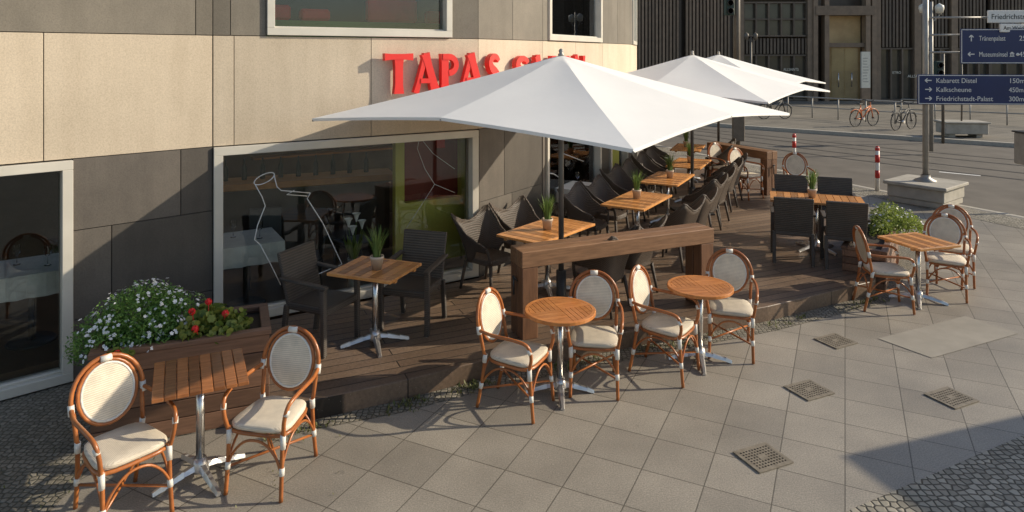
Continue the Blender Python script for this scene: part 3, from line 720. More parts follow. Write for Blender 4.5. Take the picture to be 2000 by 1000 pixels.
# ------------------------------------------------------------------ potted grasses
def make_pot():
    t=thing('potted_plant','','plant',(0,0,0),0,'potted grasses on the tables')
    MB().lathe([(0,.004),(.042,.004),(.046,0),(.062,.105),(.068,.108),(.068,.13),(.058,.13),(.054,.108),(0,.108)],20).build('pot',m_pot,t)
    MB().lathe([(0,.112),(.053,.112)],16).build('soil',m_soil,t)
    b=MB()
    for i in range(95):
        a=random.uniform(0,2*PI); ln=random.uniform(.16,.34); out=random.uniform(.02,.15)*(ln/.3); r0=random.uniform(0,.04)
        w=random.uniform(.003,.006); c,s=math.cos(a),math.sin(a); n=Vector((-s,c,0)).lerp(Vector((random.uniform(-1,1),random.uniform(-1,1),0)),.3); n.normalize()
        pts=[Vector((c*(r0+out*f**1.8),s*(r0+out*f**1.8),.11+ln*(f-.18*f*f*out/.15))) for f in (0,.35,.7,1)]
        ws_=[w,w*1.1,w*.8,.0008]; bm=b.bm
        V=[(bm.verts.new(p-n*k),bm.verts.new(p+n*k)) for p,k in zip(pts,ws_)]
        for (p,q),(r_,s_) in zip(V,V[1:]): bm.faces.new([p,q,s_,r_])
    b.build('leaves',m_blade,t); return t
pot=make_pot()
pot.location=(-1.31,6.62,.911); pot['label']='potted grass on the teak table before the main window'
for (x,y,rz,l) in [(.42,8.12,1,'potted grass on the first table of the window row'),(1.8,9.86,2.2,'potted grass on the second table of the window row'),(2.66,11.5,3.1,'potted grass on the third table of the window row'),(3.42,13.1,4,'potted grass on the fourth table of the window row'),(3.9,15.3,5,'potted grass on the fifth table of the window row'),(4.36,9.92,.5,'potted grass on the dining group table')]:
    copy_thing(pot,(x,y,.912),rz,l)

# ------------------------------------------------------------------ barriers
def make_barrier(name,loc,rz,L,label,dep=.30,h=.87):
    t=thing(name,label,'barrier',loc,rz)
    b=MB()
    for i in range(2): b.box(0,L,.002+i*dep/2,dep/2-.004+i*dep/2,h-.16,h)
    b.build('top_beam',m_bar,t,bevel=.006)
    for x in (.006,L-.176):
        p=MB()
        for i in range(2): p.box(x,x+.17,.006+i*dep/2,dep/2-.006+i*dep/2,0,h-.161)
        p.build('post',m_bar2,t,bevel=.006)
    p=MB(); p.tube(smoothpath([(-.004,.11,.56),(-.035,.12,.6),(-.035,.16,.6),(-.004,.17,.56)],4),.008,7); p.tube([(-.03,.14,.6),(-.03,.14,.42)],.01,7); p.build('strap_handle',m_black,t)
    return t
make_barrier('wooden_barrier',(.10,6.72,.17),R(23.4),2.365,'low wooden barrier on the deck edge behind the round tables')
make_barrier('wooden_barrier',(5.35,13.75,.17),R(117),1.7,'distant wooden barrier closing the street end of the terrace')

# ------------------------------------------------------------------ planters and flowers
def planter(loc,rz,L,D,Hh,label):
    t=thing('planter_box',label,'planter',loc,rz); n=5; hh=(Hh-.04)/n
    for nm,(x0,x1,y0,y1) in (('front_panel',(0,L,0,.03)),('back_panel',(0,L,D-.03,D)),('end_panel',(0,.03,.031,D-.031)),('end_panel',(L-.03,L,.031,D-.031))):
        b=MB()
        for i in range(n): b.box(x0,x1,y0,y1,i*hh+.003,(i+1)*hh-.003)
        b.build(nm,m_pl,t,bevel=.004)
    r=MB()
    for (x0,x1,y0,y1) in ((-.015,L+.015,-.015,.06),(-.015,L+.015,D-.06,D+.015),(-.015,.06,.061,D-.061),(L-.06,L+.015,.061,D-.061)): r.box(x0,x1,y0,y1,Hh-.04,Hh)
    r.build('top_rim',m_pl,t,bevel=.004)
    s=MB(); s.box(.032,L-.032,.032,D-.032,.1,Hh-.06); s.build('soil',m_soil,t); return t
def bush_mesh(blobs,n,ls,mat,name,parent,round_=False):
    b=MB(); bm=b.bm; tot=sum(q[3]*q[4] for q in blobs)
    for (cx,cy,cz,rx,rz_) in blobs:
        for i in range(int(n*rx*rz_/tot)):
            a=random.uniform(0,2*PI); ph=math.asin(random.uniform(-.35,1)); rr=random.uniform(.55,1.08)**.7
            rr*=1+.16*math.sin(5*a+cx*9)*math.cos(4*ph+cy*7)
            p=Vector((cx+rx*rr*math.cos(ph)*math.cos(a),cy+rx*.8*rr*math.cos(ph)*math.sin(a),cz+rz_*rr*math.sin(ph)))
            d=Vector((random.gauss(0,1)+math.cos(a)*.7,random.gauss(0,1)+math.sin(a)*.7,random.gauss(.5,.8))).normalized(); s=d.orthogonal().normalized(); s=(Matrix.Rotation(random.uniform(0,6.28),3,d)@s)
            l=ls*random.uniform(.6,1.3)
            if round_:
                n2=d.cross(s); bm.faces.new([bm.verts.new(p+(s*math.cos(k*PI/3)+n2*math.sin(k*PI/3))*l*.6) for k in range(6)])
            else: bm.faces.new([bm.verts.new(q) for q in (p-d*l*.5,p+s*l*.22,p+d*l*.6,p-s*l*.22)])
    return b.build(name,mat,parent)
def white_flowers(blobs,n,parent,size=.017):
    b=MB(); bm=b.bm; tot=sum(q[3]*q[4] for q in blobs)
    for (cx,cy,cz,rx,rz_) in blobs:
        for i in range(int(n*rx*rz_/tot)):
            cl=random.uniform(0,2*PI); ph=math.asin(random.uniform(-.1,1))
            base_=Vector((cx+rx*1.06*math.cos(ph)*math.cos(cl),cy+rx*.86*math.cos(ph)*math.sin(cl),cz+rz_*1.08*math.sin(ph)))
            for q in range(random.randint(1,3)):
                p=base_+Vector((random.gauss(0,.018),random.gauss(0,.018),random.gauss(0,.012)))
                d=(Vector((math.cos(cl)*math.cos(ph),math.sin(cl)*math.cos(ph),math.sin(ph)+.3))+Vector((random.gauss(0,.3),random.gauss(0,.3),0))).normalized()
                s=d.orthogonal().normalized(); n2=d.cross(s); z_=size*random.uniform(.6,1.1); c0=bm.verts.new(p+d*.003)
                for k in range(5):
                    a0=k*2*PI/5
                    f=lambda a,r: bm.verts.new(p+(s*math.cos(a)+n2*math.sin(a))*r+d*.004*(r/z_))
                    bm.faces.new([c0,f(a0-.5,z_*.8),f(a0,z_),f(a0+.5,z_*.8)])
    o=b.build('blossoms',m_petal,parent); o['kind']='stuff'
planter((-3.17,5.13,0),R(22.2),1.27,.62,.74,'long plank flower box at the left end of the deck')
t=thing('flowering_bush','white flowering green bush spilling from the left plank flower box','plant',(-3.16,5.47,.68),R(22))
bl=[(-.1,.05,.04,.24,.2),(.12,.05,.1,.3,.3),(.40,.05,.08,.24,.26),(-.0,-.12,.03,.2,.15),(.28,-.12,.05,.22,.18),(.2,.15,.14,.28,.27),(-.17,-.05,-.02,.16,.15)]
bush_mesh(bl,9000,.03,m_leaf,'foliage',t); white_flowers(bl,230,t,.016)
t=thing('geranium','red geranium at the right end of the left plank flower box','plant',(-2.50,5.65,.70),R(22))
bl=[(.0,.0,.05,.19,.15),(.15,-.0,.02,.15,.12),(-.12,-.10,.03,.15,.12),(.1,-.12,.02,.14,.10)]
bush_mesh(bl,950,.045,m_ger,'foliage',t,True)
for (x,y,z) in ((-.13,-.10,.22),(-.01,-.03,.26),(-.10,-.22,.12),(.12,-.10,.17)):
    b=MB()
    for i in range(42):
        d=Vector((random.gauss(0,1),random.gauss(0,1),random.gauss(.3,1))).normalized(); p=Vector((x,y,z))+d*.024; s=d.orthogonal().normalized()*.012; q=d.cross(s)
        b.poly([p-s,p-q*.8+d*.003,p+s,p+q*.8+d*.003])
    b.tube([(x,y,z),(x*.8,y*.8,.05)],.003,5); b.build('blossom',m_rpet,t)
t=thing('geranium_sprig','small red geranium sprig hanging low over the left flower box front','plant',(-2.96,5.13,.72),R(22))
bush_mesh([(0,0,0,.08,.06)],90,.045,m_ger,'foliage',t,True)
for (x,y,z) in ((0,-.05,.05),(.02,-.07,.01)):
    b=MB()
    for i in range(40):
        d=Vector((random.gauss(0,1),random.gauss(0,1),random.gauss(.3,1))).normalized(); p=Vector((x,y,z))+d*.022; s=d.orthogonal().normalized()*.011; q=d.cross(s); b.poly([p-s,p-q*.8,p+s,p+q*.8])
    b.build('blossom',m_rpet,t)
planter((4.72,8.62,0),R(56),1.75,.5,.5,'plank flower box at the right end of the deck')
t=thing('flowering_bush','pale green bush with white flowers in the right plank flower box','plant',(5.45,9.95,.46),R(56))
bl=[(-.1,0,.04,.28,.2),(.25,.0,.08,.3,.24),(.05,-.12,.05,.3,.2),(-.4,0,0,.22,.16),(.1,-.3,.02,.24,.16),(.3,-.22,.05,.24,.17)]
bush_mesh(bl,4300,.042,m_leaf2,'foliage',t); white_flowers(bl,60,t,.018)
wd=MB()
edge=[(-1.9,5.36),(-.93,5.86),(-.19,6.27),(1.26,6.92),(2.87,7.58),(4.55,8.42)]
for i in range(340):
    k=random.randrange(5); f=random.random(); a,b_=edge[k],edge[k+1]; dens=math.sin(f*7+k*2)
    if dens<random.uniform(-.6,.9): continue
    x=a[0]+(b_[0]-a[0])*f+random.gauss(0,.03); y=a[1]+(b_[1]-a[1])*f-abs(random.gauss(0,.08))
    for j in range(random.randint(3,7)):
        d=Vector((random.gauss(0,.6),random.gauss(0,.6),1)).normalized(); l=random.uniform(.015,.06); s=Vector((-d.y,d.x,.0)).normalized()*l*.16 if abs(d.x)+abs(d.y)>.01 else Vector((.01,0,0)); p=Vector((x+random.gauss(0,.015),y+random.gauss(0,.015),.004))
        wd.poly([p-s*.4,p+d*l*.5+s,p+d*l,p+d*l*.5-s])
for i in range(45):
    x=random.uniform(-3.6,-1.2); y=3.9+random.uniform(0,1.6)
    for j in range(3):
        d=Vector((random.gauss(0,.8),random.gauss(0,.8),.7)).normalized(); l=random.uniform(.012,.03); s=Vector((-d.y,d.x,0)).normalized()*l*.2; p=Vector((x+random.gauss(0,.02),y+random.gauss(0,.02),.004)); wd.poly([p-s*.4,p+d*l*.5+s,p+d*l,p+d*l*.5-s])
o=wd.build('weeds',m_weed); o['kind']='stuff'; tag(o,'small weeds sprouting between cobbles along the deck edge','weeds')

# ------------------------------------------------------------------ drain covers
def cover(px,py,rz,label,first=[None]):
    x,y=G(px,py)
    if first[0] is None:
        t=thing('drain_cover',label,'cover',(x,y,.004),rz,'iron covers set in the pavement'); first[0]=t
        b=MB()
        for (a,b_,c_,d_) in ((-.16,.16,-.14,-.118),(-.16,.16,.118,.14),(-.16,-.138,-.117,.117),(.138,.16,-.117,.117)): b.box(a,b_,c_,d_,0,.008)
        b.build('frame',m_iron,t)
        b=MB(); b.box(-.137,.137,-.1165,.1165,0,.002); b.build('lid_recess',m_irond,t)
        b=MB(); nx,ny=10,8
        for i in range(nx+1):
            xx=-.134+i*.268/nx; b.box(xx-.0055,xx+.0055,-.116,.116,.0022,.0070)
        for j in range(ny+1):
            yy=-.112+j*.224/ny; b.box(-.136,.136,yy-.0058,yy+.0058,.0026,.0074)
        b.box(-.036,.036,-.034,.034,.003,.0085); b.build('lid',m_iron,t)
    else: copy_thing(first[0],(x,y,.004),rz,label)
cover(1490,895,R(23),'iron cover nearest the camera in the slab pavement')
cover(1580,763,R(24),'iron cover in the middle of the pavement, second from the camera')
cover(1632,667,R(26),'farthest iron cover, beside the pale concrete patch')
cover(1858,778,R(24),'iron cover at the right edge of the slab pavement')

# ------------------------------------------------------------------ interior fittings
def dining(x,y,label,rz=0):
    t=thing('dining_table',label,'table',(x,y,.16),rz,'white clothed tables inside the restaurant')
    b=MB(); b.box(-.33,.33,-.33,.33,.73,.745); b.build('tabletop',m_inwall,t); MB().tube([(0,0,0),(0,0,.73)],.03,10).build('column',m_black,t); MB().lathe([(0,.02),(.2,.02),(.22,0),(0,0)],14).build('base',m_black,t)
    c=thing('tablecloth','white cloth on '+label,'tablecloth',(x,y,.16),rz,'white tablecloths inside')
    m=MB(); n=9; Z_=.75
    m.poly([(-.35,-.35,Z_),(.35,-.35,Z_),(.35,.35,Z_),(-.35,.35,Z_)])
    for q in range(4):
        Mq=Matrix.Rotation(q*PI/2,4,'Z')
        for i in range(n):
            xa=-.35+.7*i/n; xb=-.35+.7*(i+1)/n; ya=.35+.02*math.sin(i*2.3); yb=.35+.02*math.sin((i+1)*2.3)
            m.poly([Mq@Vector(p) for p in ((xa,.35,Z_),(xb,.35,Z_),(xb,yb+.01,Z_-.22),(xa,ya+.01,Z_-.22))],True)
    m.build('cloth',m_cloth,c)
    for i in range(2):
        gx,gy=(-.12+.25*i,.1-.2*i)
        p=Vector((x+gx*math.cos(rz)-gy*math.sin(rz),y+gx*math.sin(rz)+gy*math.cos(rz),.912))
        gl=MB().lathe([(0,.0),(.032,.0),(.032,.003),(.004,.006),(.004,.085),(.03,.11),(.036,.15),(.03,.19)],14).build('wine_glass',m_glass2,None,loc=p); tag(gl,'wine glass on '+label,'glass','wine glasses on inside tables')
dining(-3.02,7.75,'inside table nearest the glass behind the main window left side',R(31))
dining(-4.75,6.75,'inside table behind the leftmost window',R(35))
dining(.9,10.9,'inside table behind the second window',R(60))
def inchair(x,y,rz,label,first=[None]):
    if first[0]: copy_thing(first[0],(x,y,.16),rz,label); return
    t=thing('dining_chair',label,'chair',(x,y,.16),rz,'dark dining chairs inside'); first[0]=t
    b=MB(); b.box(-.21,.21,-.21,.21,.42,.47); b.build('seat',m_black,t,bevel=.01); b=MB(); b.hexa([(-.21,-.2,.5),(-.18,-.2,.5),(-.18,.2,.5),(-.21,.2,.5),(-.28,-.2,.88),(-.25,-.2,.88),(-.25,.2,.88),(-.28,.2,.88)]); b.build('backrest',m_black,t,bevel=.01)
    for sx in (-.19,.19):
        for sy in (-.19,.19): b=MB(); b.tube([(sx,sy,0),(sx,sy,.42)],.016,7); b.build('leg',m_black,t)
inchair(-2.45,8.0,R(200),'dark dining chair inside, right of the table nearest the glass'); inchair(-3.05,8.45,R(-70),'dark dining chair inside, behind the table nearest the glass'); inchair(-2.0,8.7,R(40),'dark dining chair inside, deeper behind the middle of the main window')
t=thing('bar_counter','long wooden bar counter inside behind the main window','bar',(-2.9,9.75,.16),R(22))
b=MB(); b.box(-1.3,1.2,-.28,.3,1.0,1.09); b.build('counter_top',m_barw,t,bevel=.01); b=MB(); b.box(-1.22,1.12,-.18,.22,0,.995); b.build('counter_front',m_indark,t)
for i in range(9):
    x=-1.1+i*.24; p=Matrix.Rotation(R(22),4,'Z')@Vector((x,.05,0))
    bo=MB().lathe([(0,0),(.034,0),(.036,.02),(.036,.17),(.014,.22),(.013,.29),(0,.29)],12).build('bottle',m_green,None,loc=(-2.9+p.x,9.75+p.y,1.252)); tag(bo,'dark bottle standing on the bar counter inside','bottle','bottles on the bar counter')
t=thing('flower_vase','white calla lilies in a vase behind the glass beside the teak table','vase',(-1.88,8.1,.16),0)
MB().lathe([(0,0),(.07,0),(.08,.05),(.06,.25),(.075,.42),(.065,.42),(.05,.25),(0,.24)],18).build('vase',m_conc,t)
for (x,y,z) in ((-.06,0,.80),(.03,.02,.86),(.1,0,.78),(.0,-.04,.72)):
    o=MB().tube(smoothpath([(x*.2,y*.2,.3),(x*.6,y*.6,.6),(x,y,z)],4),.007,6).build('stem',m_blade,t)
    b=MB(); b.lathe([(.006,-.02),(.018,.02),(.03,.06),(.05,.085)],14,(x,y,z)); b.build('lily_flower',m_petal,o)
lv=MB()
for i in range(14):
    a=random.uniform(0,6.28); l=random.uniform(.2,.4); p=Vector((.03*math.cos(a),.03*math.sin(a),.38)); d=Vector((.35*math.cos(a),.35*math.sin(a),1)).normalized(); s=Vector((-math.sin(a),math.cos(a),0))*.03; lv.poly([p,p+d*l*.5+s,p+d*l,p+d*l*.5-s])
lv.build('leaves',m_leaf2,t)

# ------------------------------------------------------------------ street furniture, right
PX,PY=8.36,13.8
t=thing('concrete_block','square concrete foot block holding the sign post at the kerb','block',(PX,PY,-.0),R(38))
b=MB(); b.box(-.52,.52,-.52,.52,.12,.36); b.box(-.58,.58,-.58,.58,.361,.43); b.box(-.50,.50,-.50,.50,0,.119); b.build('block',m_conc,t,bevel=.015)
b=MB(); b.lathe([(.2,.432),(.2,.45),(.09,.5),(.085,.56)],16); b.build('post_socket',m_pole,t)
t=thing('sign_post','grey street post with blue direction signs and white street name plates','sign',(PX,PY,.43))
MB().tube([(0,0,0),(0,0,4.8)],.055,16).build('pole',m_pole,t)
def sign(x,z,w,h,rz,lines,arrows,nm='direction_sign',mat=None,txt=None,size=.115,yy=-.09,rx=.16,picto=None):
    o=bpy.data.objects.new(nm,None); C.objects.link(o); o.parent=t; o.location=(x,yy,z-.43); o.rotation_euler=(0,0,rz)
    b=MB(); b.box(0,w,-.02,.02,0,h); b.build('sign_plate',mat or m_blue,o,bevel=.008)
    bd=MB(); e=.022
    if mat is None:
        for (a,b_,c_,d_) in ((.012,w-.012,.012,.012+e*.6),(.012,w-.012,h-.012-e*.6,h-.012),(.012,.012+e*.6,.03,h-.03),(w-.012-e*.6,w-.012,.03,h-.03)): bd.box(a,b_,-.0225,-.0205,c_,d_)
        bd.build('border',m_white,o)
    n=len(lines)
    for i,(l,wl,r_,wr) in enumerate(lines):
        zz=h-(i+.5)*(h-.06)/n-.03-size*.34
        xo=.345 if arrows else .06
        text_mesh(l,size,txt or m_white,o,loc=(xo,-.022,zz),width=wl)
        if r_: text_mesh(r_,size,txt or m_white,o,loc=(w-rx-wr,-.022,zz),width=wr)
        if picto==i:
            q=MB(); x0_=xo+wl+.05
            q.box(x0_,x0_+.09,-.0235,-.0205,zz,zz+.014)
            for k in range(3): q.box(x0_+.012+k*.028,x0_+.024+k*.028,-.0235,-.0205,zz+.016,zz+.058)
            q.hexa([(x0_-.004,-.0205,zz+.06),(x0_+.094,-.0205,zz+.06),(x0_+.094,-.0235,zz+.06),(x0_-.004,-.0235,zz+.06),(x0_+.04,-.0205,zz+.095),(x0_+.05,-.0205,zz+.095),(x0_+.05,-.0235,zz+.095),(x0_+.04,-.0235,zz+.095)])
            q.build('pictogram',m_white,o); q=MB(); q.lathe([(0,0),(.03,0),(.03,.003),(0,.003)],16); q=q.build('pictogram',m_white,o); q.rotation_euler=(R(90),0,0); q.location=(x0_+.15,-.0205,zz+.045)
        if arrows:
            am=MB(); d=arrows[i]; cz=zz+size*.35; cx=.2; L=.062
            if d=='up': pts=[((cx,cz-L),(cx,cz+L))]; hd=[((cx-.04,cz+L-.045),(cx,cz+L)),((cx+.04,cz+L-.045),(cx,cz+L))]
            else:
                sg=-1 if d=='left' else 1
                pts=[((cx-L,cz),(cx+L,cz))]; hd=[((cx+sg*(L-.045),cz+.04),(cx+sg*L,cz)),((cx+sg*(L-.045),cz-.04),(cx+sg*L,cz))]
            for k,sgm in enumerate(pts+hd): strip(am,sgm,.019,1,lambda a,b_,dd,k=k:Vector((a,-.0215-(.002+.0006*k)*dd,b_)))
            am.build('arrow',m_white,o)
    return o
sign(-.22,1.985,2.14,.60,R(-5),[('Kabarett Distel',.76,'150m',.27),('Kalkscheune',.66,'450m',.27),('Friedrichstadt-Palast',1.07,'300m',.27)],['left','right','right'],size=.135,rx=.15)
sign(.64,2.80,2.24,.70,R(-5),[('Tränenpalast',.50,'250m',.30),('Museumsinsel',.53,'450m',.30)],['up','left'],size=.14,rx=.84,picto=1)
sign(1.18,3.62,1.1,.25,R(-5),[('Friedrichstraße',.82,None,0)],None,'street_name_plate',m_white,m_black,.15,-.10)
sign(1.36,3.43,1.1,.17,R(8),[('Am Weidendamm',.85,None,0)],None,'street_name_plate',m_white,m_black,.11,-.2)
b=MB(); b.tube([(0,0,2.6),(.75,-.06,2.6)],.02,8); b.tube([(0,0,2.95),(.75,-.06,2.95)],.02,8); b.tube([(0,0,3.3),(1.25,-.08,3.3)],.02,8); b.build('sign_bracket',m_pole,t)
t=thing('bollard','red and white bollard nearer the concrete block','bollard',(8.0,14.95,0),0,'red and white kerb bollards')
MB().tube([(0,0,0),(0,0,.95)],.045,14).build('post',m_white,t)
for z in (.28,.62): MB().tube([(0,0,z),(0,0,z+.17)],.047,14).build('red_band',m_red,t)
MB().lathe([(.047,.88),(.047,.94),(.03,.975),(0,.98)],14).build('cap',m_red,t)
copy_thing(t,(7.15,17.3,0),0,'red and white bollard beside the far barrier')
t=thing('street_lamp','slender street lamp with two opal lanterns behind the sign post','lamp',(12.9,21,0))
MB().tube([(0,0,0),(0,0,4.6)],[.06]+[.045],10).build('pole',m_pole,t)
for sx in (-1,1):
    a=MB(); a.tube(smoothpath([(0,0,4.0),(sx*.12,0,4.05),(sx*.25,0,4.2)],4),.02,7); a.tube([(sx*.25,0,4.2),(sx*.25,0,4.26)],.05,8); o=a.build('lamp_arm',m_pole,t)
    MB().lathe([(0,4.24),(.1,4.26),(.13,4.4),(.12,4.48),(0,4.56)],14,(sx*.25,0,0)).build('lantern',m_lamp,o)
def mast(x,y,h,r,label,heads):
    t=thing('signal_mast',label,'traffic light',(x,y,-.1)); MB().tube([(0,0,0),(0,0,h)],r,12).build('pole',m_pole2,t)
    for (dx,z) in heads:
        b=MB(); b.box(dx-.14,dx+.14,-.3,-.06,z,z+.8); o=b.build('signal_head',m_green,t,bevel=.02)
        for k in range(3):
            l=MB(); l.lathe([(0,0),(.085,0),(.09,.06),(.1,.06),(.1,0)],12); q=l.build('lens',m_black,o); q.rotation_euler=(R(90),0,0); q.location=(dx,-.3,z+.14+k*.26)
    return t
t=mast(7.37,22.4,8,.115,'thick brown traffic signal mast beyond the parasols',[(-.3,4.35)])
b=MB(); b.tube([(0,0,4.98),(-4.6,.3,5.02)],.05,8); b.build('mast_arm',m_pole2,t)
b=MB(); b.box(-.2,.2,-.22,-.116,.25,1.3); b.build('control_box',m_pole2,t,bevel=.02)
mast(14.9,23.6,3.1,.05,'thin traffic light post partly behind the upper blue sign',[(-.28,2.05)])
t=thing('litter_bin','grey metal bin cut by the right photo edge','bin',(9.72,12.9,0))
b=MB(); b.box(-.1,.55,-.2,.2,.9,1.5); b.build('bin_body',m_pole,t,bevel=.03,seg=2); MB().tube([(.3,.0,0),(.3,.0,.9)],.04,10).build('post',m_pole,t); b=MB(); b.box(-.12,.57,-.22,.22,1.501,1.53); b.build('lid',m_black,t)
t=thing('concrete_planter','low concrete trough planter across the road behind the signs','planter',(16.2,24.6,.02),R(-8))
b=MB(); b.box(-.7,.7,-.4,.4,.12,.5); b.box(-.76,.76,-.46,.46,.501,.56); b.build('trough',m_conc,t,bevel=.02)
for sx in (-.45,.45):
    b=MB(); b.box(sx-.1,sx+.1,-.3,.3,0,.119); b.build('foot',m_conc,t)
b=MB(); b.tube([(0,0,.56),(.02,0,1.6),(0,0,2.6)],.03,7); b.build('stake',m_pole2,t)
def railing(A,B,n,label,loc):
    t=thing('railing',label,'railing',loc)
    r_=MB(); r_.tube([A+Vector((0,0,.95)),B+Vector((0,0,.95))],.03,6); r_.tube([A+Vector((0,0,.5)),B+Vector((0,0,.5))],.025,6); r_.build('rail',m_pole,t,world=True)
    for i in range(n):
        p=A.lerp(B,i/(n-1)); q=MB(); q.tube([p,p+Vector((0,0,.95))],.03,6); q.build('post',m_pole,t,world=True)
railing(Vector((10.2,36.5,.02)),Vector((17.0,28.0,.02)),10,'low metal tube railing along the tram stop across the road',(13,33,.02))
railing(Vector((17.4,30.5,.02)),Vector((26.0,25.0,.02)),9,'second metal railing behind the tram stop',(18,32,.02))
def bike(x,y,rz,mat,label):
    t=thing('bicycle',label,'bicycle',(x,y,.02),rz,'parked bicycles across the road')
    for wx in (-.52,.52):
        m=MB(); m.tube([(wx+.33*math.cos(a),0,.34+.33*math.sin(a)) for a in [i*PI/12 for i in range(24)]],.02,6,closed=True); w=m.build('wheel',m_rub,t)
        s=MB()
        for i in range(8):
            a=i*PI/8; s.tube([(wx-.31*math.cos(a),0,.34-.31*math.sin(a)),(wx+.31*math.cos(a),0,.34+.31*math.sin(a))],.003,3)
        s.tube([(wx,-.05,.34),(wx,.05,.34)],.025,7); s.build('spokes',m_black,w)
        fd=MB(); fd.tube([(wx+.375*math.cos(a),0,.34+.375*math.sin(a)) for a in [R(20)+i*R(15) for i in range(9)]],.018,5); fd.build('mudguard',mat,t)
    f=MB()
    for a,b_ in (((-.52,0,.34),(-.12,0,.32)),((-.52,0,.34),(-.2,0,.82)),((-.12,0,.32),(-.24,0,.88)),((-.12,0,.32),(.36,0,.8)),((-.2,0,.62),(.36,0,.84)),((.34,0,.98),(.52,0,.34))): f.tube([a,b_],.022,7)
    f.build('frame',mat,t)
    h=MB(); h.tube(smoothpath([(.2,-.28,1.06),(.3,-.2,1.08),(.33,0,1.0),(.3,.2,1.08),(.2,.28,1.06)],3),.015,6); h.build('handlebar',m_black,t)
    s=MB(); s.hexa([(-.38,-.09,.9),(-.12,-.03,.9),(-.12,.03,.9),(-.38,.09,.9),(-.38,-.08,.96),(-.12,-.025,.95),(-.12,.025,.95),(-.38,.08,.96)]); s.build('saddle',m_black,t,bevel=.015)
    k=MB(); k.tube([(-.12,-.1,.32),(-.12,.1,.32)],.06,8); k.build('crank',m_steel,t)
    r_=MB(); r_.tube([(-.78,0,.76),(-.3,0,.78)],.015,5); r_.build('rack',m_black,t)
bike(14.45,28.0,R(25),m_orange,'orange bicycle parked across the road')
bike(15.35,26.75,R(30),m_black,'black bicycle parked right of the orange one')
bike(12.0,31.2,R(10),m_black,'dark bicycle half hidden behind the parasol edge')
t=thing('information_totem','tall white and brown information pillar before the far entrance','sign',(20.5,39.6,.02))
b=MB(); b.box(-.26,.26,-.08,.08,0,1.0); b.build('foot',m_fac,t); b=MB(); b.box(-.25,.25,-.07,.07,1.001,3.1); b.build('panel',m_lamp,t)
for i in range(9): b=MB(); b.box(-.18,.1+.05*math.sin(i*5),-.075,-.072,2.7-i*.17,2.74-i*.17); b.build('printed_line',m_pole,t)
# made-up block added out of view; its straight roof edge shades the slab corner
t=thing('shadow_block','added flat roofed grey block, out of view, casting a shadow on the slabs','shadow_block',(8.55,5.84,0),R(18))
b=MB(); b.box(.1,2.5,-1.0,-.1,.02,2.85); b.build('body',m_conc,t,bevel=.02); b=MB(); b.box(0,2.6,-1.1,0,2.851,3.0); b.build('roof',m_pole,t,bevel=.01)
b=MB(); b.box(.4,2.2,-.099,-.06,1.0,2.2); b.build('shutter',m_pole2,t); b=MB(); b.box(.06,.099,-.85,-.25,.05,2.1); b.build('door',m_pole2,t)

# ------------------------------------------------------------------ far building
fb=thing('office_building','dark office building with vertical slats filling the far background','building',(24,43,0))
FINV=Matrix.Translation(-Vector(fb.location))
YB=43.0; kx=YB/F
X=lambda px:(px-1000)*kx
Z=lambda py:H-(py-HY)*kx
core=MB(); core.box(-2,80,YB+.9,YB+9,0,16); core.build('wall',m_facd,fb,world=True)
def slatbay(x0,x1,z0,z1,mat,step=.22,w=.13):
    b=MB(); n=int((x1-x0)/step)
    for i in range(n): b.box(x0+i*step,x0+i*step+w,YB+random.uniform(-.02,.02),YB+.2,z0,z1)
    b.build('slat_screen',mat,fb,world=True)
    b=MB(); b.box(x0,x1,YB+.201,YB+.3,z0,z1); b.build('screen_backing',m_facg,fb,world=True)
for a,b_ in ((2,1240),(1240,1340),(1340,1440)): slatbay(X(a) if a>100 else 0,X(b_)-.25,1.2,16,m_fac)
slatbay(X(1450),X(1580),Z(105),Z(75),m_facd); slatbay(X(1450),X(1580),Z(-5),16,m_facd)
for a,b_ in ((1710,1785),(1785,1860),(1860,1935),(1935,2010),(2010,2085),(2085,2300)): slatbay(X(a),X(b_)-.2,Z(92),16,m_facd)
for px in (1445,1582,1712,1790,1862): b=MB(); b.box(X(px)-.2,X(px)+.2,YB-.15,YB+.4,0,16); b.build('pilaster',m_fac,fb,world=True)
def fwin(px0,px1,z0,z1,nx,nz):
    f=MB(); x0,x1=X(px0),X(px1)
    for i in range(nx+1):
        xx=x0+(x1-x0)*i/nx; f.box(xx-.05,xx+.05,YB-.05,YB+.25,z0,z1)
    for i in range(nz+1):
        zz=z0+(z1-z0)*i/nz; f.box(x0,x1,YB-.03,YB+.2,zz-.05,zz+.05)
    o=f.build('window',m_facd,fb,world=True)
    p=MB(); p.box(x0,x1,YB+.21,YB+.24,z0,z1); p.build('pane',m_fglass,o).matrix_parent_inverse=FINV
fwin(1452,1575,Z(70),Z(5),5,2); fwin(1452,1575,.1,Z(108),5,1); fwin(1718,1784,.1,Z(95),3,1); fwin(1797,1856,.1,Z(95),3,1); fwin(1869,1932,.1,Z(95),3,1); fwin(1935,2060,.1,Z(95),4,1); fwin(1300,1440,.1,1.2,5,1)
e=MB()
for px in (1590,1612,1692,1704): e.box(X(px)-.14,X(px)+.14,YB-.25,YB+.3,0,Z(-20))
e.box(X(1590),X(1704),YB-.3,YB+.25,Z(30),Z(12)); e.box(X(1612),X(1692),YB-.1,YB+.25,Z(92),Z(84)); e.build('entrance_frame',m_fac,fb,world=True)
e=MB(); e.box(X(1614),X(1690),YB+.6,YB+.7,.05,Z(30)); e.build('lobby_wall',m_warm,fb,world=True)
for px in (1626,1652):
    d=MB(); d.box(X(px),X(px+24),YB+.08,YB+.14,.1,Z(94)); o=d.build('door',m_glass,fb,world=True)
    h=MB(); h.tube([(X(px+12),YB+.02,.9),(X(px+12),YB+.02,1.8)],.03,6); h.build('handle',m_steel,o).matrix_parent_inverse=FINV
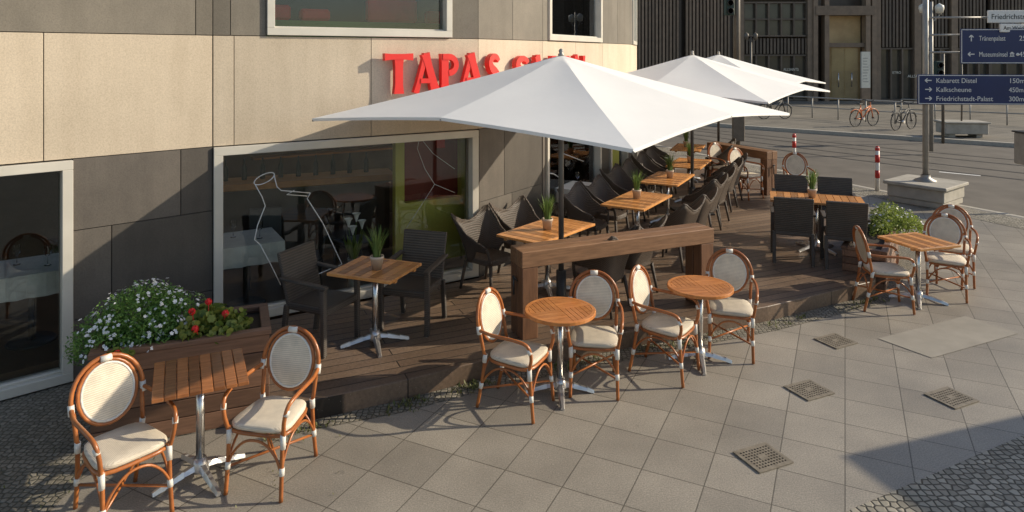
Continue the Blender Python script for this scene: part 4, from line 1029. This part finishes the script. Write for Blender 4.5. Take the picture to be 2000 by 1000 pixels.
text_mesh('ALLSAINTS',.24,m_lamp,fb,'lettering',(X(1528)-24,-.16,Z(138)),width=.95); text_mesh('ALLSAINTS',.24,m_lamp,fb,'lettering',(X(1769)-24,-.2,Z(151)),width=1.15)
text_mesh('ETRO',.22,m_lamp,fb,'lettering',(X(1740)-24,-.16,Z(144)))
t=thing('street_lamp','small two armed lantern post before the far slatted facade','lamp',(13.3,38,.02)); MB().tube([(0,0,0),(0,0,3.9)],.06,8).build('pole',m_pole2,t)
for sx in (-1,1):
    a=MB(); a.tube([(0,0,3.7),(sx*.25,0,3.75)],.025,6); o=a.build('lamp_arm',m_pole2,t); MB().lathe([(0,3.75),(.1,3.78),(.14,4.05),(0,4.2)],10,(sx*.25,0,0)).build('lantern',m_pole2,o)

# ------------------------------------------------------------------ camera, light, world
cam=bpy.data.cameras.new('camera'); co=bpy.data.objects.new('camera',cam); C.objects.link(co)
co.location=(0,0,H); co.rotation_euler=(R(90),0,0); cam.sensor_width=36; cam.lens=24; cam.shift_y=-(500-HY)/2000; cam.clip_end=600; cam.clip_start=.05
SC.camera=co
EL=26.0; AZ=7.0   # to-sun direction measured from +X towards +Y
sun=bpy.data.lights.new('sun','SUN'); so=bpy.data.objects.new('sun',sun); C.objects.link(so)
sun.energy=5; sun.angle=R(.5); sun.color=(1,.885,.70)
dirv=Vector((math.cos(R(AZ))*math.cos(R(EL)),math.sin(R(AZ))*math.cos(R(EL)),math.sin(R(EL))))
so.rotation_euler=dirv.to_track_quat('Z','Y').to_euler(); so.location=(20,0,20)
w=bpy.data.worlds.new('World'); SC.world=w; w.use_nodes=True; nt=w.node_tree
sk=nt.nodes.new('ShaderNodeTexSky'); sk.sky_type='NISHITA'; sk.sun_disc=False; sk.sun_elevation=R(EL); sk.sun_rotation=R(90-AZ)
bg=nt.nodes['Background']; bg.inputs[1].default_value=.15; nt.links.new(sk.outputs[0],bg.inputs[0])
SC.view_settings.view_transform='Standard'; SC.view_settings.look='None'; SC.view_settings.exposure=0
